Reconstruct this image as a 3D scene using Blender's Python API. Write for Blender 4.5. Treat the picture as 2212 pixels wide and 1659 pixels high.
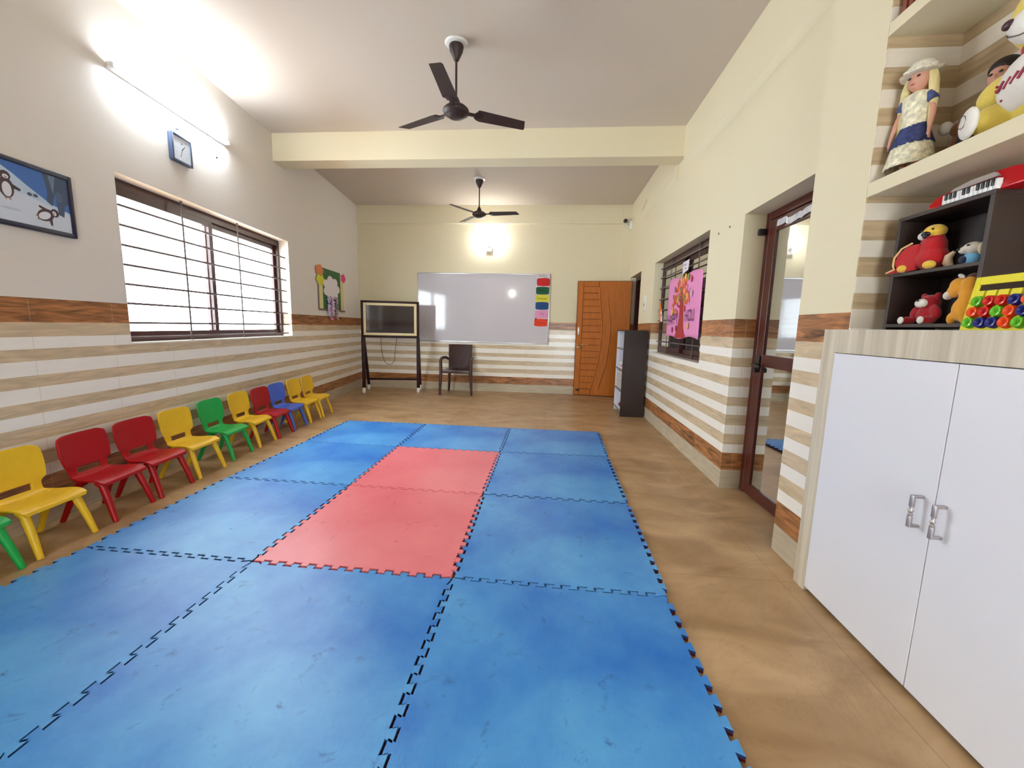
import bpy, bmesh, math, random
from mathutils import Vector, Matrix, noise
for o in list(bpy.data.objects): bpy.data.objects.remove(o)
C = bpy.context.scene.collection
scene = bpy.context.scene
PI = math.pi
# ---------------------------------------------------------------- camera
F_PX, PITCH, YAW, ROLL = 885.2, .1382, .0877, .024
cam = bpy.data.cameras.new('camera'); cam.sensor_fit = 'HORIZONTAL'; cam.sensor_width = 36
cam.lens = 36 * F_PX / 2212; cam.clip_start = .02; cam.clip_end = 200
co = bpy.data.objects.new('camera', cam); C.objects.link(co); scene.camera = co
fw = Vector((-math.sin(YAW)*math.cos(PITCH), math.cos(YAW)*math.cos(PITCH), -math.sin(PITCH)))
ri = Vector((math.cos(YAW), math.sin(YAW), 0)); up = ri.cross(fw)
rr = ri*math.cos(ROLL)+up*math.sin(ROLL); uu = -ri*math.sin(ROLL)+up*math.cos(ROLL)
co.matrix_world = Matrix(((rr.x, uu.x, -fw.x, 2.4219), (rr.y, uu.y, -fw.y, -.7882), (rr.z, uu.z, -fw.z, 1.2138), (0, 0, 0, 1)))
# ---------------------------------------------------------------- world and exposure
SKY = 13.0
w = bpy.data.worlds.new('sky'); scene.world = w; w.use_nodes = True
bg = w.node_tree.nodes['Background']; bg.inputs[0].default_value = (.86, .94, 1, 1); bg.inputs[1].default_value = SKY
vs = scene.view_settings; vs.view_transform = 'Standard'; vs.look = 'None'; vs.exposure = 0.88; vs.gamma = 1; vs.use_curve_mapping = False
TUBE = 95.0; BULB = 240.0

# room constants
L0, LS = -.3333, -.1247
TH = math.atan(.1247); NL = math.sqrt(1+LS*LS)
FAR, XR, XP, CEIL, BACK = 6.805, 3.79, 3.727, 3.345, -3.2
def LW(s, n, z):                 # along the left wall, off it into the room, up
    return Vector((L0 - math.sin(TH)*s + math.cos(TH)*n, math.cos(TH)*s + math.sin(TH)*n, z))
for nm, s0, s1, z0, z1 in (('daylight_portal_side', 1.93, 4.26, 1.03, 2.2), ('fill_portal_rear', -2.2, -1.4, 1.03, 2.0)):
    a = bpy.data.lights.new(nm, 'AREA'); a.shape = 'RECTANGLE'; a.size = s1-s0; a.size_y = z1-z0; a.cycles.is_portal = True
    ao = bpy.data.objects.new(nm, a); C.objects.link(ao); ao.location = LW((s0+s1)/2, -.19, (z0+z1)/2)
    d = Vector((math.cos(TH), math.sin(TH), 0)); ao.rotation_euler = (-d).to_track_quat('Z', 'Y').to_euler()
a = bpy.data.lights.new('fill_portal_back', 'AREA'); a.shape = 'RECTANGLE'; a.size = .9; a.size_y = 2.3; a.cycles.is_portal = True
ao = bpy.data.objects.new('fill_portal_back', a); C.objects.link(ao); ao.location = (3.08, BACK-.19, 1.3); ao.rotation_euler = (-PI/2, 0, 0)
# ---------------------------------------------------------------- materials
def lin(c):
    return tuple((v/255/12.92 if v <= 10.3 else ((v/255+.055)/1.055)**2.4) for v in c) + (1,)
_m = {}
def M(name, rgb, rough=.6, metal=0, noise_amt=0, scale=20, spec=.5, bump=0, bscale=200, emit=0, stretch=(1, 1, 1), sheen=0, coat=0):
    if name in _m: return _m[name]
    m = bpy.data.materials.new(name); m.use_nodes = True; nt = m.node_tree; b = nt.nodes['Principled BSDF']; _m[name] = m
    b.inputs['Base Color'].default_value = lin(rgb); b.inputs['Roughness'].default_value = rough
    b.inputs['Metallic'].default_value = metal; b.inputs['Specular IOR Level'].default_value = spec
    b.inputs['Sheen Weight'].default_value = sheen; b.inputs['Coat Weight'].default_value = coat
    if emit:
        b.inputs['Emission Color'].default_value = lin(rgb); b.inputs['Emission Strength'].default_value = emit
    tc = None
    def coord(st):
        t = nt.nodes.new('ShaderNodeTexCoord'); mp = nt.nodes.new('ShaderNodeMapping'); mp.inputs['Scale'].default_value = st
        nt.links.new(t.outputs['Object'], mp.inputs[0]); return mp
    if noise_amt:
        n = nt.nodes.new('ShaderNodeTexNoise'); n.inputs['Scale'].default_value = scale; n.inputs['Detail'].default_value = 5
        nt.links.new(coord(stretch).outputs[0], n.inputs[0])
        mr = nt.nodes.new('ShaderNodeMapRange'); mr.inputs[1].default_value = .3; mr.inputs[2].default_value = .7
        mr.inputs[3].default_value = 1-noise_amt; mr.inputs[4].default_value = 1+noise_amt; nt.links.new(n.outputs[0], mr.inputs[0])
        mx = nt.nodes.new('ShaderNodeVectorMath'); mx.operation = 'SCALE'; mx.inputs[0].default_value = lin(rgb)[:3]
        nt.links.new(mr.outputs[0], mx.inputs['Scale']); nt.links.new(mx.outputs[0], b.inputs['Base Color'])
    if bump:
        n = nt.nodes.new('ShaderNodeTexNoise'); n.inputs['Scale'].default_value = bscale; n.inputs['Detail'].default_value = 3
        nt.links.new(coord((1, 1, 1)).outputs[0], n.inputs[0])
        bp = nt.nodes.new('ShaderNodeBump'); bp.inputs['Strength'].default_value = bump; bp.inputs['Distance'].default_value = .004
        nt.links.new(n.outputs[0], bp.inputs['Height']); nt.links.new(bp.outputs[0], b.inputs['Normal'])
    return m

PAINT = (226, 214, 182)
def tile_mat(name, bands, zmax, paint_from=None, ang=0):
    """bands: (z0, colour, grain, roughness); horizontal strips of ceramic tile, paint above"""
    m = bpy.data.materials.new(name); m.use_nodes = True; nt = m.node_tree; N = nt.nodes; L = nt.links; b = N['Principled BSDF']
    tc = N.new('ShaderNodeTexCoord'); sep = N.new('ShaderNodeSeparateXYZ'); L.new(tc.outputs['Object'], sep.inputs[0])
    dv = N.new('ShaderNodeMath'); dv.operation = 'DIVIDE'; dv.inputs[1].default_value = zmax; L.new(sep.outputs['Z'], dv.inputs[0])
    def ramp(vals):
        r = N.new('ShaderNodeValToRGB'); r.color_ramp.interpolation = 'CONSTANT'; e = r.color_ramp.elements
        while len(e) < len(bands): e.new(1)
        for i, bd in enumerate(bands): e[i].position = max(0, bd[0]/zmax)
        for i, bd in enumerate(bands): e[i].color = vals(bd)
        L.new(dv.outputs[0], r.inputs[0]); return r
    base = ramp(lambda q: lin(q[1])); gr = ramp(lambda q: (q[2],)*3+(1,)); ro = ramp(lambda q: (q[3],)*3+(1,))
    mp = N.new('ShaderNodeMapping'); mp.inputs['Scale'].default_value = (1.6, 1.6, 14); L.new(tc.outputs['Object'], mp.inputs[0])
    n = N.new('ShaderNodeTexNoise'); n.inputs['Scale'].default_value = 2.4; n.inputs['Detail'].default_value = 7; n.inputs['Distortion'].default_value = 1.2
    L.new(mp.outputs[0], n.inputs[0])
    s1 = N.new('ShaderNodeMath'); s1.operation = 'SUBTRACT'; s1.inputs[1].default_value = .5; L.new(n.outputs[0], s1.inputs[0])
    s2 = N.new('ShaderNodeMath'); s2.operation = 'MULTIPLY'; L.new(s1.outputs[0], s2.inputs[0]); L.new(gr.outputs[0], s2.inputs[1])
    s3 = N.new('ShaderNodeMath'); s3.operation = 'MULTIPLY_ADD'; s3.inputs[1].default_value = 3.2; s3.inputs[2].default_value = 1; L.new(s2.outputs[0], s3.inputs[0])
    # tile joints every half metre along the wall
    ad = N.new('ShaderNodeMath'); ad.operation = 'ADD'; L.new(sep.outputs['X'], ad.inputs[0]); L.new(sep.outputs['Y'], ad.inputs[1])
    fr = N.new('ShaderNodeMath'); fr.operation = 'MODULO'; fr.inputs[1].default_value = .5
    ad2 = N.new('ShaderNodeMath'); ad2.operation = 'ADD'; ad2.inputs[1].default_value = 20.2; L.new(ad.outputs[0], ad2.inputs[0]); L.new(ad2.outputs[0], fr.inputs[0])
    lt = N.new('ShaderNodeMath'); lt.operation = 'LESS_THAN'; lt.inputs[1].default_value = .006; L.new(fr.outputs[0], lt.inputs[0])
    gz = N.new('ShaderNodeMath'); gz.operation = 'LESS_THAN'; gz.inputs[1].default_value = paint_from or 99; L.new(sep.outputs['Z'], gz.inputs[0])
    j = N.new('ShaderNodeMath'); j.operation = 'MULTIPLY'; L.new(lt.outputs[0], j.inputs[0]); L.new(gz.outputs[0], j.inputs[1])
    j2 = N.new('ShaderNodeMath'); j2.operation = 'MULTIPLY'; j2.inputs[1].default_value = .3; L.new(j.outputs[0], j2.inputs[0])
    sc = N.new('ShaderNodeVectorMath'); sc.operation = 'SCALE'; L.new(base.outputs[0], sc.inputs[0]); L.new(s3.outputs[0], sc.inputs['Scale'])
    mx = N.new('ShaderNodeMix'); mx.data_type = 'RGBA'; L.new(j2.outputs[0], mx.inputs[0]); L.new(sc.outputs[0], mx.inputs[6]); mx.inputs[7].default_value = lin((190, 178, 158))
    L.new(mx.outputs[2], b.inputs['Base Color']); L.new(ro.outputs[0], b.inputs['Roughness'])
    return m
BEIGE, WHITE, BROWN = (208, 186, 154), (244, 238, 228), (160, 106, 64)
bands = [(0, (188, 174, 150), .25, .35), (.14, BROWN, 1, .3)]
for k in range(12): bands.append((.28+.07375*k, WHITE if k % 2 == 0 else BEIGE, .03 if k % 2 == 0 else .28, .22))
bands += [(1.165, BROWN, 1, .3), (1.306, PAINT, .012, .75)]
WALL = tile_mat('striped_tile_wall', bands, 3.5, 1.306)
WALLL = tile_mat('striped_tile_wall_cool_light', bands[:-1]+[(1.306, (222, 214, 203), .012, .75)], 3.5, 1.306)  # same cream paint; cooler light on this wall is mixed into its colour
nb = [(0, WHITE, .03, .25)] + [(1.24+.0738*k, (214, 202, 186) if k % 2 == 0 else (178, 154, 122), .03 if k % 2 == 0 else .28, .25) for k in range(0, 24)]  # tiles toned down: shade of the recess is put into their colour
NICHE = tile_mat('niche_tile_shaded', nb, 3.5)
PAINTM = M('cream_paint', PAINT, .8, bump=.05, bscale=60)
CEILM = M('ceiling_paint', (204, 191, 175), .85)
DBROWN = M('dark_brown_frame', (62, 28, 24), .35, noise_amt=.12, scale=8)
ALU = M('aluminium', (200, 200, 202), .3, .9)
WHITEP = M('white_plastic', (232, 230, 226), .4)
BLACK = M('black_plastic', (24, 22, 22), .4)

def floor_mat():
    m = bpy.data.materials.new('floor_tile'); m.use_nodes = True; nt = m.node_tree; N = nt.nodes; L = nt.links; b = N['Principled BSDF']
    tc = N.new('ShaderNodeTexCoord')
    n = N.new('ShaderNodeTexNoise'); n.inputs['Scale'].default_value = 2.2; n.inputs['Detail'].default_value = 9; n.inputs['Distortion'].default_value = .9
    mp = N.new('ShaderNodeMapping'); mp.inputs['Scale'].default_value = (1, 1.8, 1); L.new(tc.outputs['Object'], mp.inputs[0]); L.new(mp.outputs[0], n.inputs[0])
    r = N.new('ShaderNodeValToRGB'); e = r.color_ramp.elements; e[0].position = .3; e[0].color = lin((146, 112, 74)); e[1].position = .72; e[1].color = lin((192, 158, 118))
    L.new(n.outputs[0], r.inputs[0])
    n2 = N.new('ShaderNodeTexNoise'); n2.inputs['Scale'].default_value = 1.1; n2.inputs['Detail'].default_value = 12; n2.inputs['Roughness'].default_value = .75; n2.inputs['Distortion'].default_value = 2.2; L.new(tc.outputs['Object'], n2.inputs[0])
    r2 = N.new('ShaderNodeValToRGB'); e = r2.color_ramp.elements; e[0].position = .49; e[0].color = (1, 1, 1, 1); e[1].position = .512; e[1].color = (1, 1, 1, 1)
    q = e.new(.5); q.color = (.86, .84, .8, 1); L.new(n2.outputs[0], r2.inputs[0])
    mu = N.new('ShaderNodeMix'); mu.data_type = 'RGBA'; mu.blend_type = 'MULTIPLY'; mu.inputs[0].default_value = 1; L.new(r.outputs[0], mu.inputs[6]); L.new(r2.outputs[0], mu.inputs[7])
    br = N.new('ShaderNodeTexBrick'); br.offset = 0; br.inputs['Scale'].default_value = 1; br.inputs['Brick Width'].default_value = .6; br.inputs['Row Height'].default_value = 1.2
    br.inputs['Mortar Size'].default_value = .0022; br.inputs['Color1'].default_value = (1, 1, 1, 1); br.inputs['Color2'].default_value = (.97, .97, .97, 1); br.inputs['Mortar'].default_value = (.72, .7, .68, 1)
    L.new(tc.outputs['Object'], br.inputs[0])
    m2 = N.new('ShaderNodeMix'); m2.data_type = 'RGBA'; m2.blend_type = 'MULTIPLY'; m2.inputs[0].default_value = 1; L.new(mu.outputs[2], m2.inputs[6]); L.new(br.outputs[0], m2.inputs[7])
    L.new(m2.outputs[2], b.inputs['Base Color']); b.inputs['Roughness'].default_value = .38
    bp = N.new('ShaderNodeBump'); bp.inputs['Strength'].default_value = .15; bp.inputs['Distance'].default_value = .003; L.new(n.outputs[0], bp.inputs['Height']); L.new(bp.outputs[0], b.inputs['Normal'])
    return m
FLOOR = floor_mat()

def mat_foam(name, rgb, dust, dark):
    m = bpy.data.materials.new(name); m.use_nodes = True; nt = m.node_tree; N = nt.nodes; L = nt.links; b = N['Principled BSDF']
    tc = N.new('ShaderNodeTexCoord')
    n = N.new('ShaderNodeTexNoise'); n.inputs['Scale'].default_value = 1.3; n.inputs['Detail'].default_value = 8; n.inputs['Roughness'].default_value = .62; L.new(tc.outputs['Object'], n.inputs[0])
    r = N.new('ShaderNodeValToRGB'); e = r.color_ramp.elements; e[0].position = .36; e[0].color = lin(rgb); e[1].position = .66; e[1].color = lin(dust); L.new(n.outputs[0], r.inputs[0])
    n2 = N.new('ShaderNodeTexNoise'); n2.inputs['Scale'].default_value = 11; n2.inputs['Detail'].default_value = 6; n2.inputs['Roughness'].default_value = .7; n2.inputs['Distortion'].default_value = .6; L.new(tc.outputs['Object'], n2.inputs[0])
    r2 = N.new('ShaderNodeValToRGB'); e = r2.color_ramp.elements; e[0].position = .6; e[0].color = (0, 0, 0, 1); e[1].position = .72; e[1].color = (.75, .75, .75, 1); L.new(n2.outputs[0], r2.inputs[0])
    mx = N.new('ShaderNodeMix'); mx.data_type = 'RGBA'; L.new(r2.outputs[0], mx.inputs[0]); L.new(r.outputs[0], mx.inputs[6]); mx.inputs[7].default_value = lin(dark)
    L.new(mx.outputs[2], b.inputs['Base Color']); b.inputs['Roughness'].default_value = .36; b.inputs['Specular IOR Level'].default_value = .55
    wv = N.new('ShaderNodeTexWave'); wv.inputs['Scale'].default_value = 75; wv.bands_direction = 'X'; L.new(tc.outputs['Object'], wv.inputs[0])
    hm = N.new('ShaderNodeMath'); hm.operation = 'MULTIPLY_ADD'; hm.inputs[1].default_value = 2.5; L.new(n2.outputs[0], hm.inputs[0]); L.new(wv.outputs['Fac'], hm.inputs[2])
    bp = N.new('ShaderNodeBump'); bp.inputs['Strength'].default_value = .3; bp.inputs['Distance'].default_value = .0012; L.new(hm.outputs[0], bp.inputs['Height']); L.new(bp.outputs[0], b.inputs['Normal'])
    return m
FOAMB = mat_foam('blue_foam', (8, 106, 196), (84, 160, 218), (8, 70, 142))
FOAMP = mat_foam('pink_foam', (218, 98, 110), (230, 122, 130), (188, 72, 82))
FOAMD = M('foam_underside', (92, 16, 24), .7)
FOAMN = M('foam_edge', (20, 44, 92), .7)

def glass_mat(name, refl, tint, rough=.02):
    m = bpy.data.materials.new(name); m.use_nodes = True; nt = m.node_tree; N = nt.nodes; L = nt.links
    for n in list(N):
        if n.type == 'BSDF_PRINCIPLED': N.remove(n)
    out = [n for n in N if n.type == 'OUTPUT_MATERIAL'][0]
    t = N.new('ShaderNodeBsdfTransparent'); t.inputs[0].default_value = tint+(1,)
    g = N.new('ShaderNodeBsdfGlossy'); g.inputs['Roughness'].default_value = rough; g.inputs[0].default_value = (.95, .97, .97, 1)
    mx = N.new('ShaderNodeMixShader'); mx.inputs[0].default_value = refl
    L.new(t.outputs[0], mx.inputs[1]); L.new(g.outputs[0], mx.inputs[2]); L.new(mx.outputs[0], out.inputs[0])
    return m
CLEAR = glass_mat('clear_glass', .06, (.97, .99, .99))
MIRG = glass_mat('reflective_tinted_glass', .74, (.3, .32, .3))

# ---------------------------------------------------------------- mesh helpers
class MB:
    def __init__(s): s.bm = bmesh.new(); s.mats = []; s.cur = 0
    def use(s, m):
        if m not in s.mats: s.mats.append(m)
        s.cur = s.mats.index(m); return s
    def _f(s, faces):
        for f in faces: f.material_index = s.cur
    def face(s, pts):
        f = s.bm.faces.new([s.bm.verts.new(p) for p in pts]); s._f([f]); return f
    def box(s, x0, x1, y0, y1, z0, z1, bev=0, mx=None):
        r = bmesh.ops.create_cube(s.bm, size=1); vs_ = r['verts']
        for v in vs_:
            v.co = Vector(((x0+x1)/2+v.co.x*(x1-x0), (y0+y1)/2+v.co.y*(y1-y0), (z0+z1)/2+v.co.z*(z1-z0)))
        fs = set(f for v in vs_ for f in v.link_faces)
        if bev:
            es = list(set(e for v in vs_ for e in v.link_edges))
            rb = bmesh.ops.bevel(s.bm, geom=es, offset=bev, segments=2, affect='EDGES', profile=.5)
            vs_ = list(set(v for f in rb['faces'] for v in f.verts)); fs = set(f for v in vs_ for f in v.link_faces); vs_ = list(set(v for f in fs for v in f.verts))
        if mx: bmesh.ops.transform(s.bm, matrix=mx, verts=vs_)
        s._f(fs); return s
    def tube(s, pts, rad, seg=10, caps=True):
        pts = [Vector(p) for p in pts]; n = len(pts)
        if not hasattr(rad, '__len__'): rad = [rad]*n
        rings = []; prev = None
        for i, p in enumerate(pts):
            t = (pts[min(i+1, n-1)]-pts[max(i-1, 0)]).normalized()
            if prev is None:
                a = Vector((0, 0, 1)) if abs(t.z) < .9 else Vector((1, 0, 0)); u = t.cross(a).normalized()
            else: u = (prev - t*prev.dot(t)).normalized()
            prev = u; v = t.cross(u)
            rings.append([s.bm.verts.new(p + (u*math.cos(2*PI*k/seg)+v*math.sin(2*PI*k/seg))*rad[i]) for k in range(seg)])
        fs = []
        for a, b in zip(rings, rings[1:]):
            for k in range(seg): fs.append(s.bm.faces.new((a[k], a[(k+1) % seg], b[(k+1) % seg], b[k])))
        if caps: fs.append(s.bm.faces.new(rings[0][::-1])); fs.append(s.bm.faces.new(rings[-1]))
        s._f(fs); return s
    def lathe(s, prof, seg=24, mx=None):
        rings = []
        for r, z in prof:
            rings.append([s.bm.verts.new((max(r, 1e-5)*math.cos(2*PI*k/seg), max(r, 1e-5)*math.sin(2*PI*k/seg), z)) for k in range(seg)])
        fs = []
        for a, b in zip(rings, rings[1:]):
            for k in range(seg): fs.append(s.bm.faces.new((a[k], a[(k+1) % seg], b[(k+1) % seg], b[k])))
        fs.append(s.bm.faces.new(rings[0][::-1])); fs.append(s.bm.faces.new(rings[-1]))
        if mx: bmesh.ops.transform(s.bm, matrix=mx, verts=[v for r in rings for v in r])
        s._f(fs); return s
    def ell(s, c, r, rot=(0, 0, 0), u=20, v=12):
        from mathutils import Euler
        m = Matrix.Translation(c) @ Euler(rot).to_matrix().to_4x4() @ Matrix.Diagonal((r[0], r[1], r[2], 1))
        q = bmesh.ops.create_uvsphere(s.bm, u_segments=u, v_segments=v, radius=1, matrix=m)
        s._f(set(f for vv in q['verts'] for f in vv.link_faces)); return s
    def prism(s, poly, fn, h0, h1):
        """poly: 2D points, fn(a,b,h) -> 3D, extruded from h0 to h1"""
        A = [s.bm.verts.new(fn(a, b, h0)) for a, b in poly]; B = [s.bm.verts.new(fn(a, b, h1)) for a, b in poly]
        fs = [s.bm.faces.new(A[::-1]), s.bm.faces.new(B)]
        n = len(poly)
        for i in range(n): fs.append(s.bm.faces.new((A[i], A[(i+1) % n], B[(i+1) % n], B[i])))
        s._f(fs); return s
    def build(s, name, mat=None, parent=None, smooth=40, mods=()):
        if mat is not None: s.mats = [mat]
        bmesh.ops.recalc_face_normals(s.bm, faces=s.bm.faces)
        me = bpy.data.meshes.new(name); s.bm.to_mesh(me); s.bm.free()
        for m in s.mats: me.materials.append(m)
        if smooth:
            me.polygons.foreach_set('use_smooth', [True]*len(me.polygons)); me.set_sharp_from_angle(angle=math.radians(smooth))
        o = bpy.data.objects.new(name, me); C.objects.link(o)
        if parent is not None: o.parent = parent
        for md in mods:
            q = o.modifiers.new(md[0].lower(), md[0])
            for k, v in md[1].items(): setattr(q, k, v)
        return o
def tag(o, label, cat, group=None, kind=None):
    o['label'] = label; o['category'] = cat
    if group: o['group'] = group
    if kind: o['kind'] = kind
    return o
def thing(name, label, cat, loc=(0, 0, 0), rz=0, group=None, kind=None):
    o = bpy.data.objects.new(name, None); C.objects.link(o); o.empty_display_size = .05
    o.location = loc; o.rotation_euler = (0, 0, rz); return tag(o, label, cat, group, kind)
def dup(root, loc, rz, label):
    r = root.copy(); C.objects.link(r); r.location = loc; r.rotation_euler = (0, 0, rz); r['label'] = label
    for ch in list(root.children):
        c = ch.copy(); C.objects.link(c); c.parent = r
        for g in list(ch.children):
            d = g.copy(); C.objects.link(d); d.parent = c
    return r
REM = lambda v: [('REMESH', dict(mode='VOXEL', voxel_size=v, use_smooth_shade=True)), ('SMOOTH', dict(factor=.5, iterations=6))]
def text_polys(txt, size):
    cu = bpy.data.curves.new('writing', 'FONT'); cu.body = txt; cu.size = size; cu.align_x = 'CENTER'; cu.align_y = 'CENTER'; cu.resolution_u = 3
    o = bpy.data.objects.new('writing', cu); C.objects.link(o); dg = bpy.context.evaluated_depsgraph_get(); dg.update()
    me = bpy.data.meshes.new_from_object(o.evaluated_get(dg)); out = [[me.vertices[i].co.xy.to_tuple() for i in p.vertices] for p in me.polygons]
    bpy.data.objects.remove(o); bpy.data.curves.remove(cu); bpy.data.meshes.remove(me); return out
class Flat:
    """layered paper artwork: every shape is a flat piece with its own colour, stacked .25 mm apart"""
    def __init__(s, fn, step=.0003): s.mb = MB(); s.fn = fn; s.h = 0; s.step = step
    def add(s, poly, rgb, rough=.7, keep=False):
        s.mb.use(M('paper_%d_%d_%d' % tuple(rgb), rgb, rough))
        if not keep: s.h += s.step
        s.mb.face([s.fn(a, b, s.h) for a, b in poly]); return s
    def rect(s, a0, a1, b0, b1, rgb): return s.add([(a0, b0), (a1, b0), (a1, b1), (a0, b1)], rgb)
    def oval(s, a, b, ra, rb, rgb, rot=0, n=20, wob=0, seed=0, keep=False):
        rnd = random.Random(seed); p = []
        for k in range(n):
            t = 2*PI*k/n; q = 1+wob*(rnd.random()-.5)*2; x, y = ra*math.cos(t)*q, rb*math.sin(t)*q
            p.append((a+x*math.cos(rot)-y*math.sin(rot), b+x*math.sin(rot)+y*math.cos(rot)))
        return s.add(p, rgb, keep=keep)
    def stroke(s, pts, w, rgb, taper=True):
        n = len(pts); Lp, Rp = [], []
        for i, (x, y) in enumerate(pts):
            x0, y0 = pts[max(i-1, 0)]; x1, y1 = pts[min(i+1, n-1)]; dx, dy = x1-x0, y1-y0; l = math.hypot(dx, dy) or 1
            ww = w*(1-.75*i/(n-1)) if taper else w
            Lp.append((x-dy/l*ww/2, y+dx/l*ww/2)); Rp.append((x+dy/l*ww/2, y-dx/l*ww/2))
        return s.add(Lp+Rp[::-1], rgb)
    def text(s, t, size, a, b, rgb, sx=1, rot=0):
        s.h += s.step
        for p in text_polys(t, size): s.add([(a+x*sx*math.cos(rot)-y*math.sin(rot), b+x*sx*math.sin(rot)+y*math.cos(rot)) for x, y in p], rgb, keep=True)
        return s
    def build(s, name, parent): return s.mb.build(name, None, parent, smooth=0)

# ---------------------------------------------------------------- the setting
def struct(name, mb, mat, label, cat, parent=None, **k):
    o = mb.build(name, mat, parent, **k)
    if parent is None: tag(o, label, cat, kind='structure')
    return o
def wall_boxes(mb, s0, s1, z1, holes, boxf):
    """holes: (a0, a1, zb, zt) sorted along the wall"""
    a = s0
    for h0, h1, zb, zt in holes:
        boxf(a, h0, 0, z1)
        if zb > 0: boxf(h0, h1, 0, zb)
        boxf(h0, h1, zt, z1); a = h1
    boxf(a, s1, 0, z1)
mb = MB(); mb.box(-2.6, 6.6, -3.4, 7.2, -.1, 0)
struct('floor', mb, FLOOR, 'brown stone-look tiled floor of the classroom', 'floor', smooth=0)
mb = MB(); mb.box(-1.6, 4.25, -3.4, 7.0, CEIL, CEIL+.1)
struct('ceiling', mb, CEILM, 'plain pale painted ceiling above the fans', 'ceiling', smooth=0)
wl = MB()
wall_boxes(wl, -3.5, 6.95, CEIL, [(-2.2, -1.4, 1.03, 2.0), (1.93, 4.26, 1.03, 2.2)], lambda a, b, z0, z1: wl.box(-.2, 0, a, b, z0, z1))
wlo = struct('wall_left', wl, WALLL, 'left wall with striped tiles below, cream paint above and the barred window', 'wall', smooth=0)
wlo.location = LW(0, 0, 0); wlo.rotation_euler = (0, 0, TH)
wr = MB()
def rbx(a, b, z0, z1): wr.box(XR, XR+.2, a, b, z0, z1)
wall_boxes(wr, 1.53, 6.9, CEIL, [(1.531, 2.43, 0, 2.055), (3.09, 4.99, .925, 2.1), (5.82, 6.7, 0, 2.11)], rbx)
wr.box(XP, XP+.263, 1.154, 1.531, 0, CEIL)
wr.box(XP, XP+.3, -3.3, -.62, 0, CEIL); wr.box(XP, XP+.3, -.62, 1.154, 3.02, CEIL)
wr.box(4.02, 4.1, -.7, 1.3, 0, CEIL)
struct('wall_right', wr, WALL, 'right wall with striped tiles, glass door opening, inner window opening and toy niche', 'wall', smooth=0)
mb = MB(); mb.box(-1.7, 4.0, FAR, FAR+.2, 0, CEIL)
struct('wall_far', mb, WALL, 'far wall behind the whiteboard, striped tiles below cream paint', 'wall', smooth=0)
mb = MB(); mb.box(-1.0, 2.58, BACK-.2, BACK, 0, CEIL); mb.box(3.58, 4.2, BACK-.2, BACK, 0, CEIL); mb.box(2.58, 3.58, BACK-.2, BACK, 2.5, CEIL); mb.box(2.58, 3.58, BACK-.2, BACK, 0, .1)
struct('wall_back', mb, WALL, 'back wall of the classroom behind the viewer', 'wall', smooth=0)
mb = MB(); mb.box(-1.3, XR, 3.975, 4.22, 3.045, CEIL+.02)
struct('trim_1', mb, PAINTM, 'cream ceiling beam crossing the room between the two fans', 'beam', smooth=0)
mb = MB(); mb.box(-1.4, 3.62, 6.768, FAR+.01, 3.03, CEIL+.02, bev=.004)
struct('trim_2', mb, PAINTM, 'cream beam running along the top of the far wall', 'beam', smooth=0)
mb = MB(); mb.box(3.62, XR+.01, 6.755, FAR+.01, 0, CEIL)
struct('trim_3', mb, WALL, 'narrow column in the far right corner behind the open door', 'column', smooth=0)
mb = MB()
for y0, y1 in ((1.53, 3.976), (4.219, 6.757)):
    mb.prism([(XR-.022, CEIL+.01), (XR-.022, 2.93), (XR+.002, 2.87), (XR+.01, CEIL+.01)], lambda a, b, h: (a, h, b), y0, y1)
struct('trim_4', mb, PAINTM, 'shallow cream beam along the top of the right wall', 'beam', smooth=0)
# niche lining and slabs
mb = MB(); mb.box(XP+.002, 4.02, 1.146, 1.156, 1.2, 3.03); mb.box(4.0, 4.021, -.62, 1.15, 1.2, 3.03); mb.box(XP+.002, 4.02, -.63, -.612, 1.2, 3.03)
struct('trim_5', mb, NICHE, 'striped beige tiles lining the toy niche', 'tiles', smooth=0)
mb = MB(); mb.box(XP, 4.0, -.62, 1.152, 1.787, 1.843, bev=.002)
struct('trim_6', mb, PAINTM, 'lower cream niche shelf with the dolls standing on it', 'niche shelf', smooth=0)
mb = MB(); mb.box(XP, 4.0, -.62, 1.152, 2.398, 2.447, bev=.002)
struct('trim_7', mb, PAINTM, 'upper cream niche shelf above the yellow teddy', 'niche shelf', smooth=0)
# dim rooms behind the right wall
mb = MB()
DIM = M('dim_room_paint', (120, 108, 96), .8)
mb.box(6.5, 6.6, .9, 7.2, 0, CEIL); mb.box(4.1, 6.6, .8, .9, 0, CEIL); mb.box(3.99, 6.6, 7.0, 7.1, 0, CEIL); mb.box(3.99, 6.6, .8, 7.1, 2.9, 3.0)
struct('wall_corridor', mb, DIM, 'dim corridor walls seen through the openings in the right wall', 'wall', smooth=0)

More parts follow.
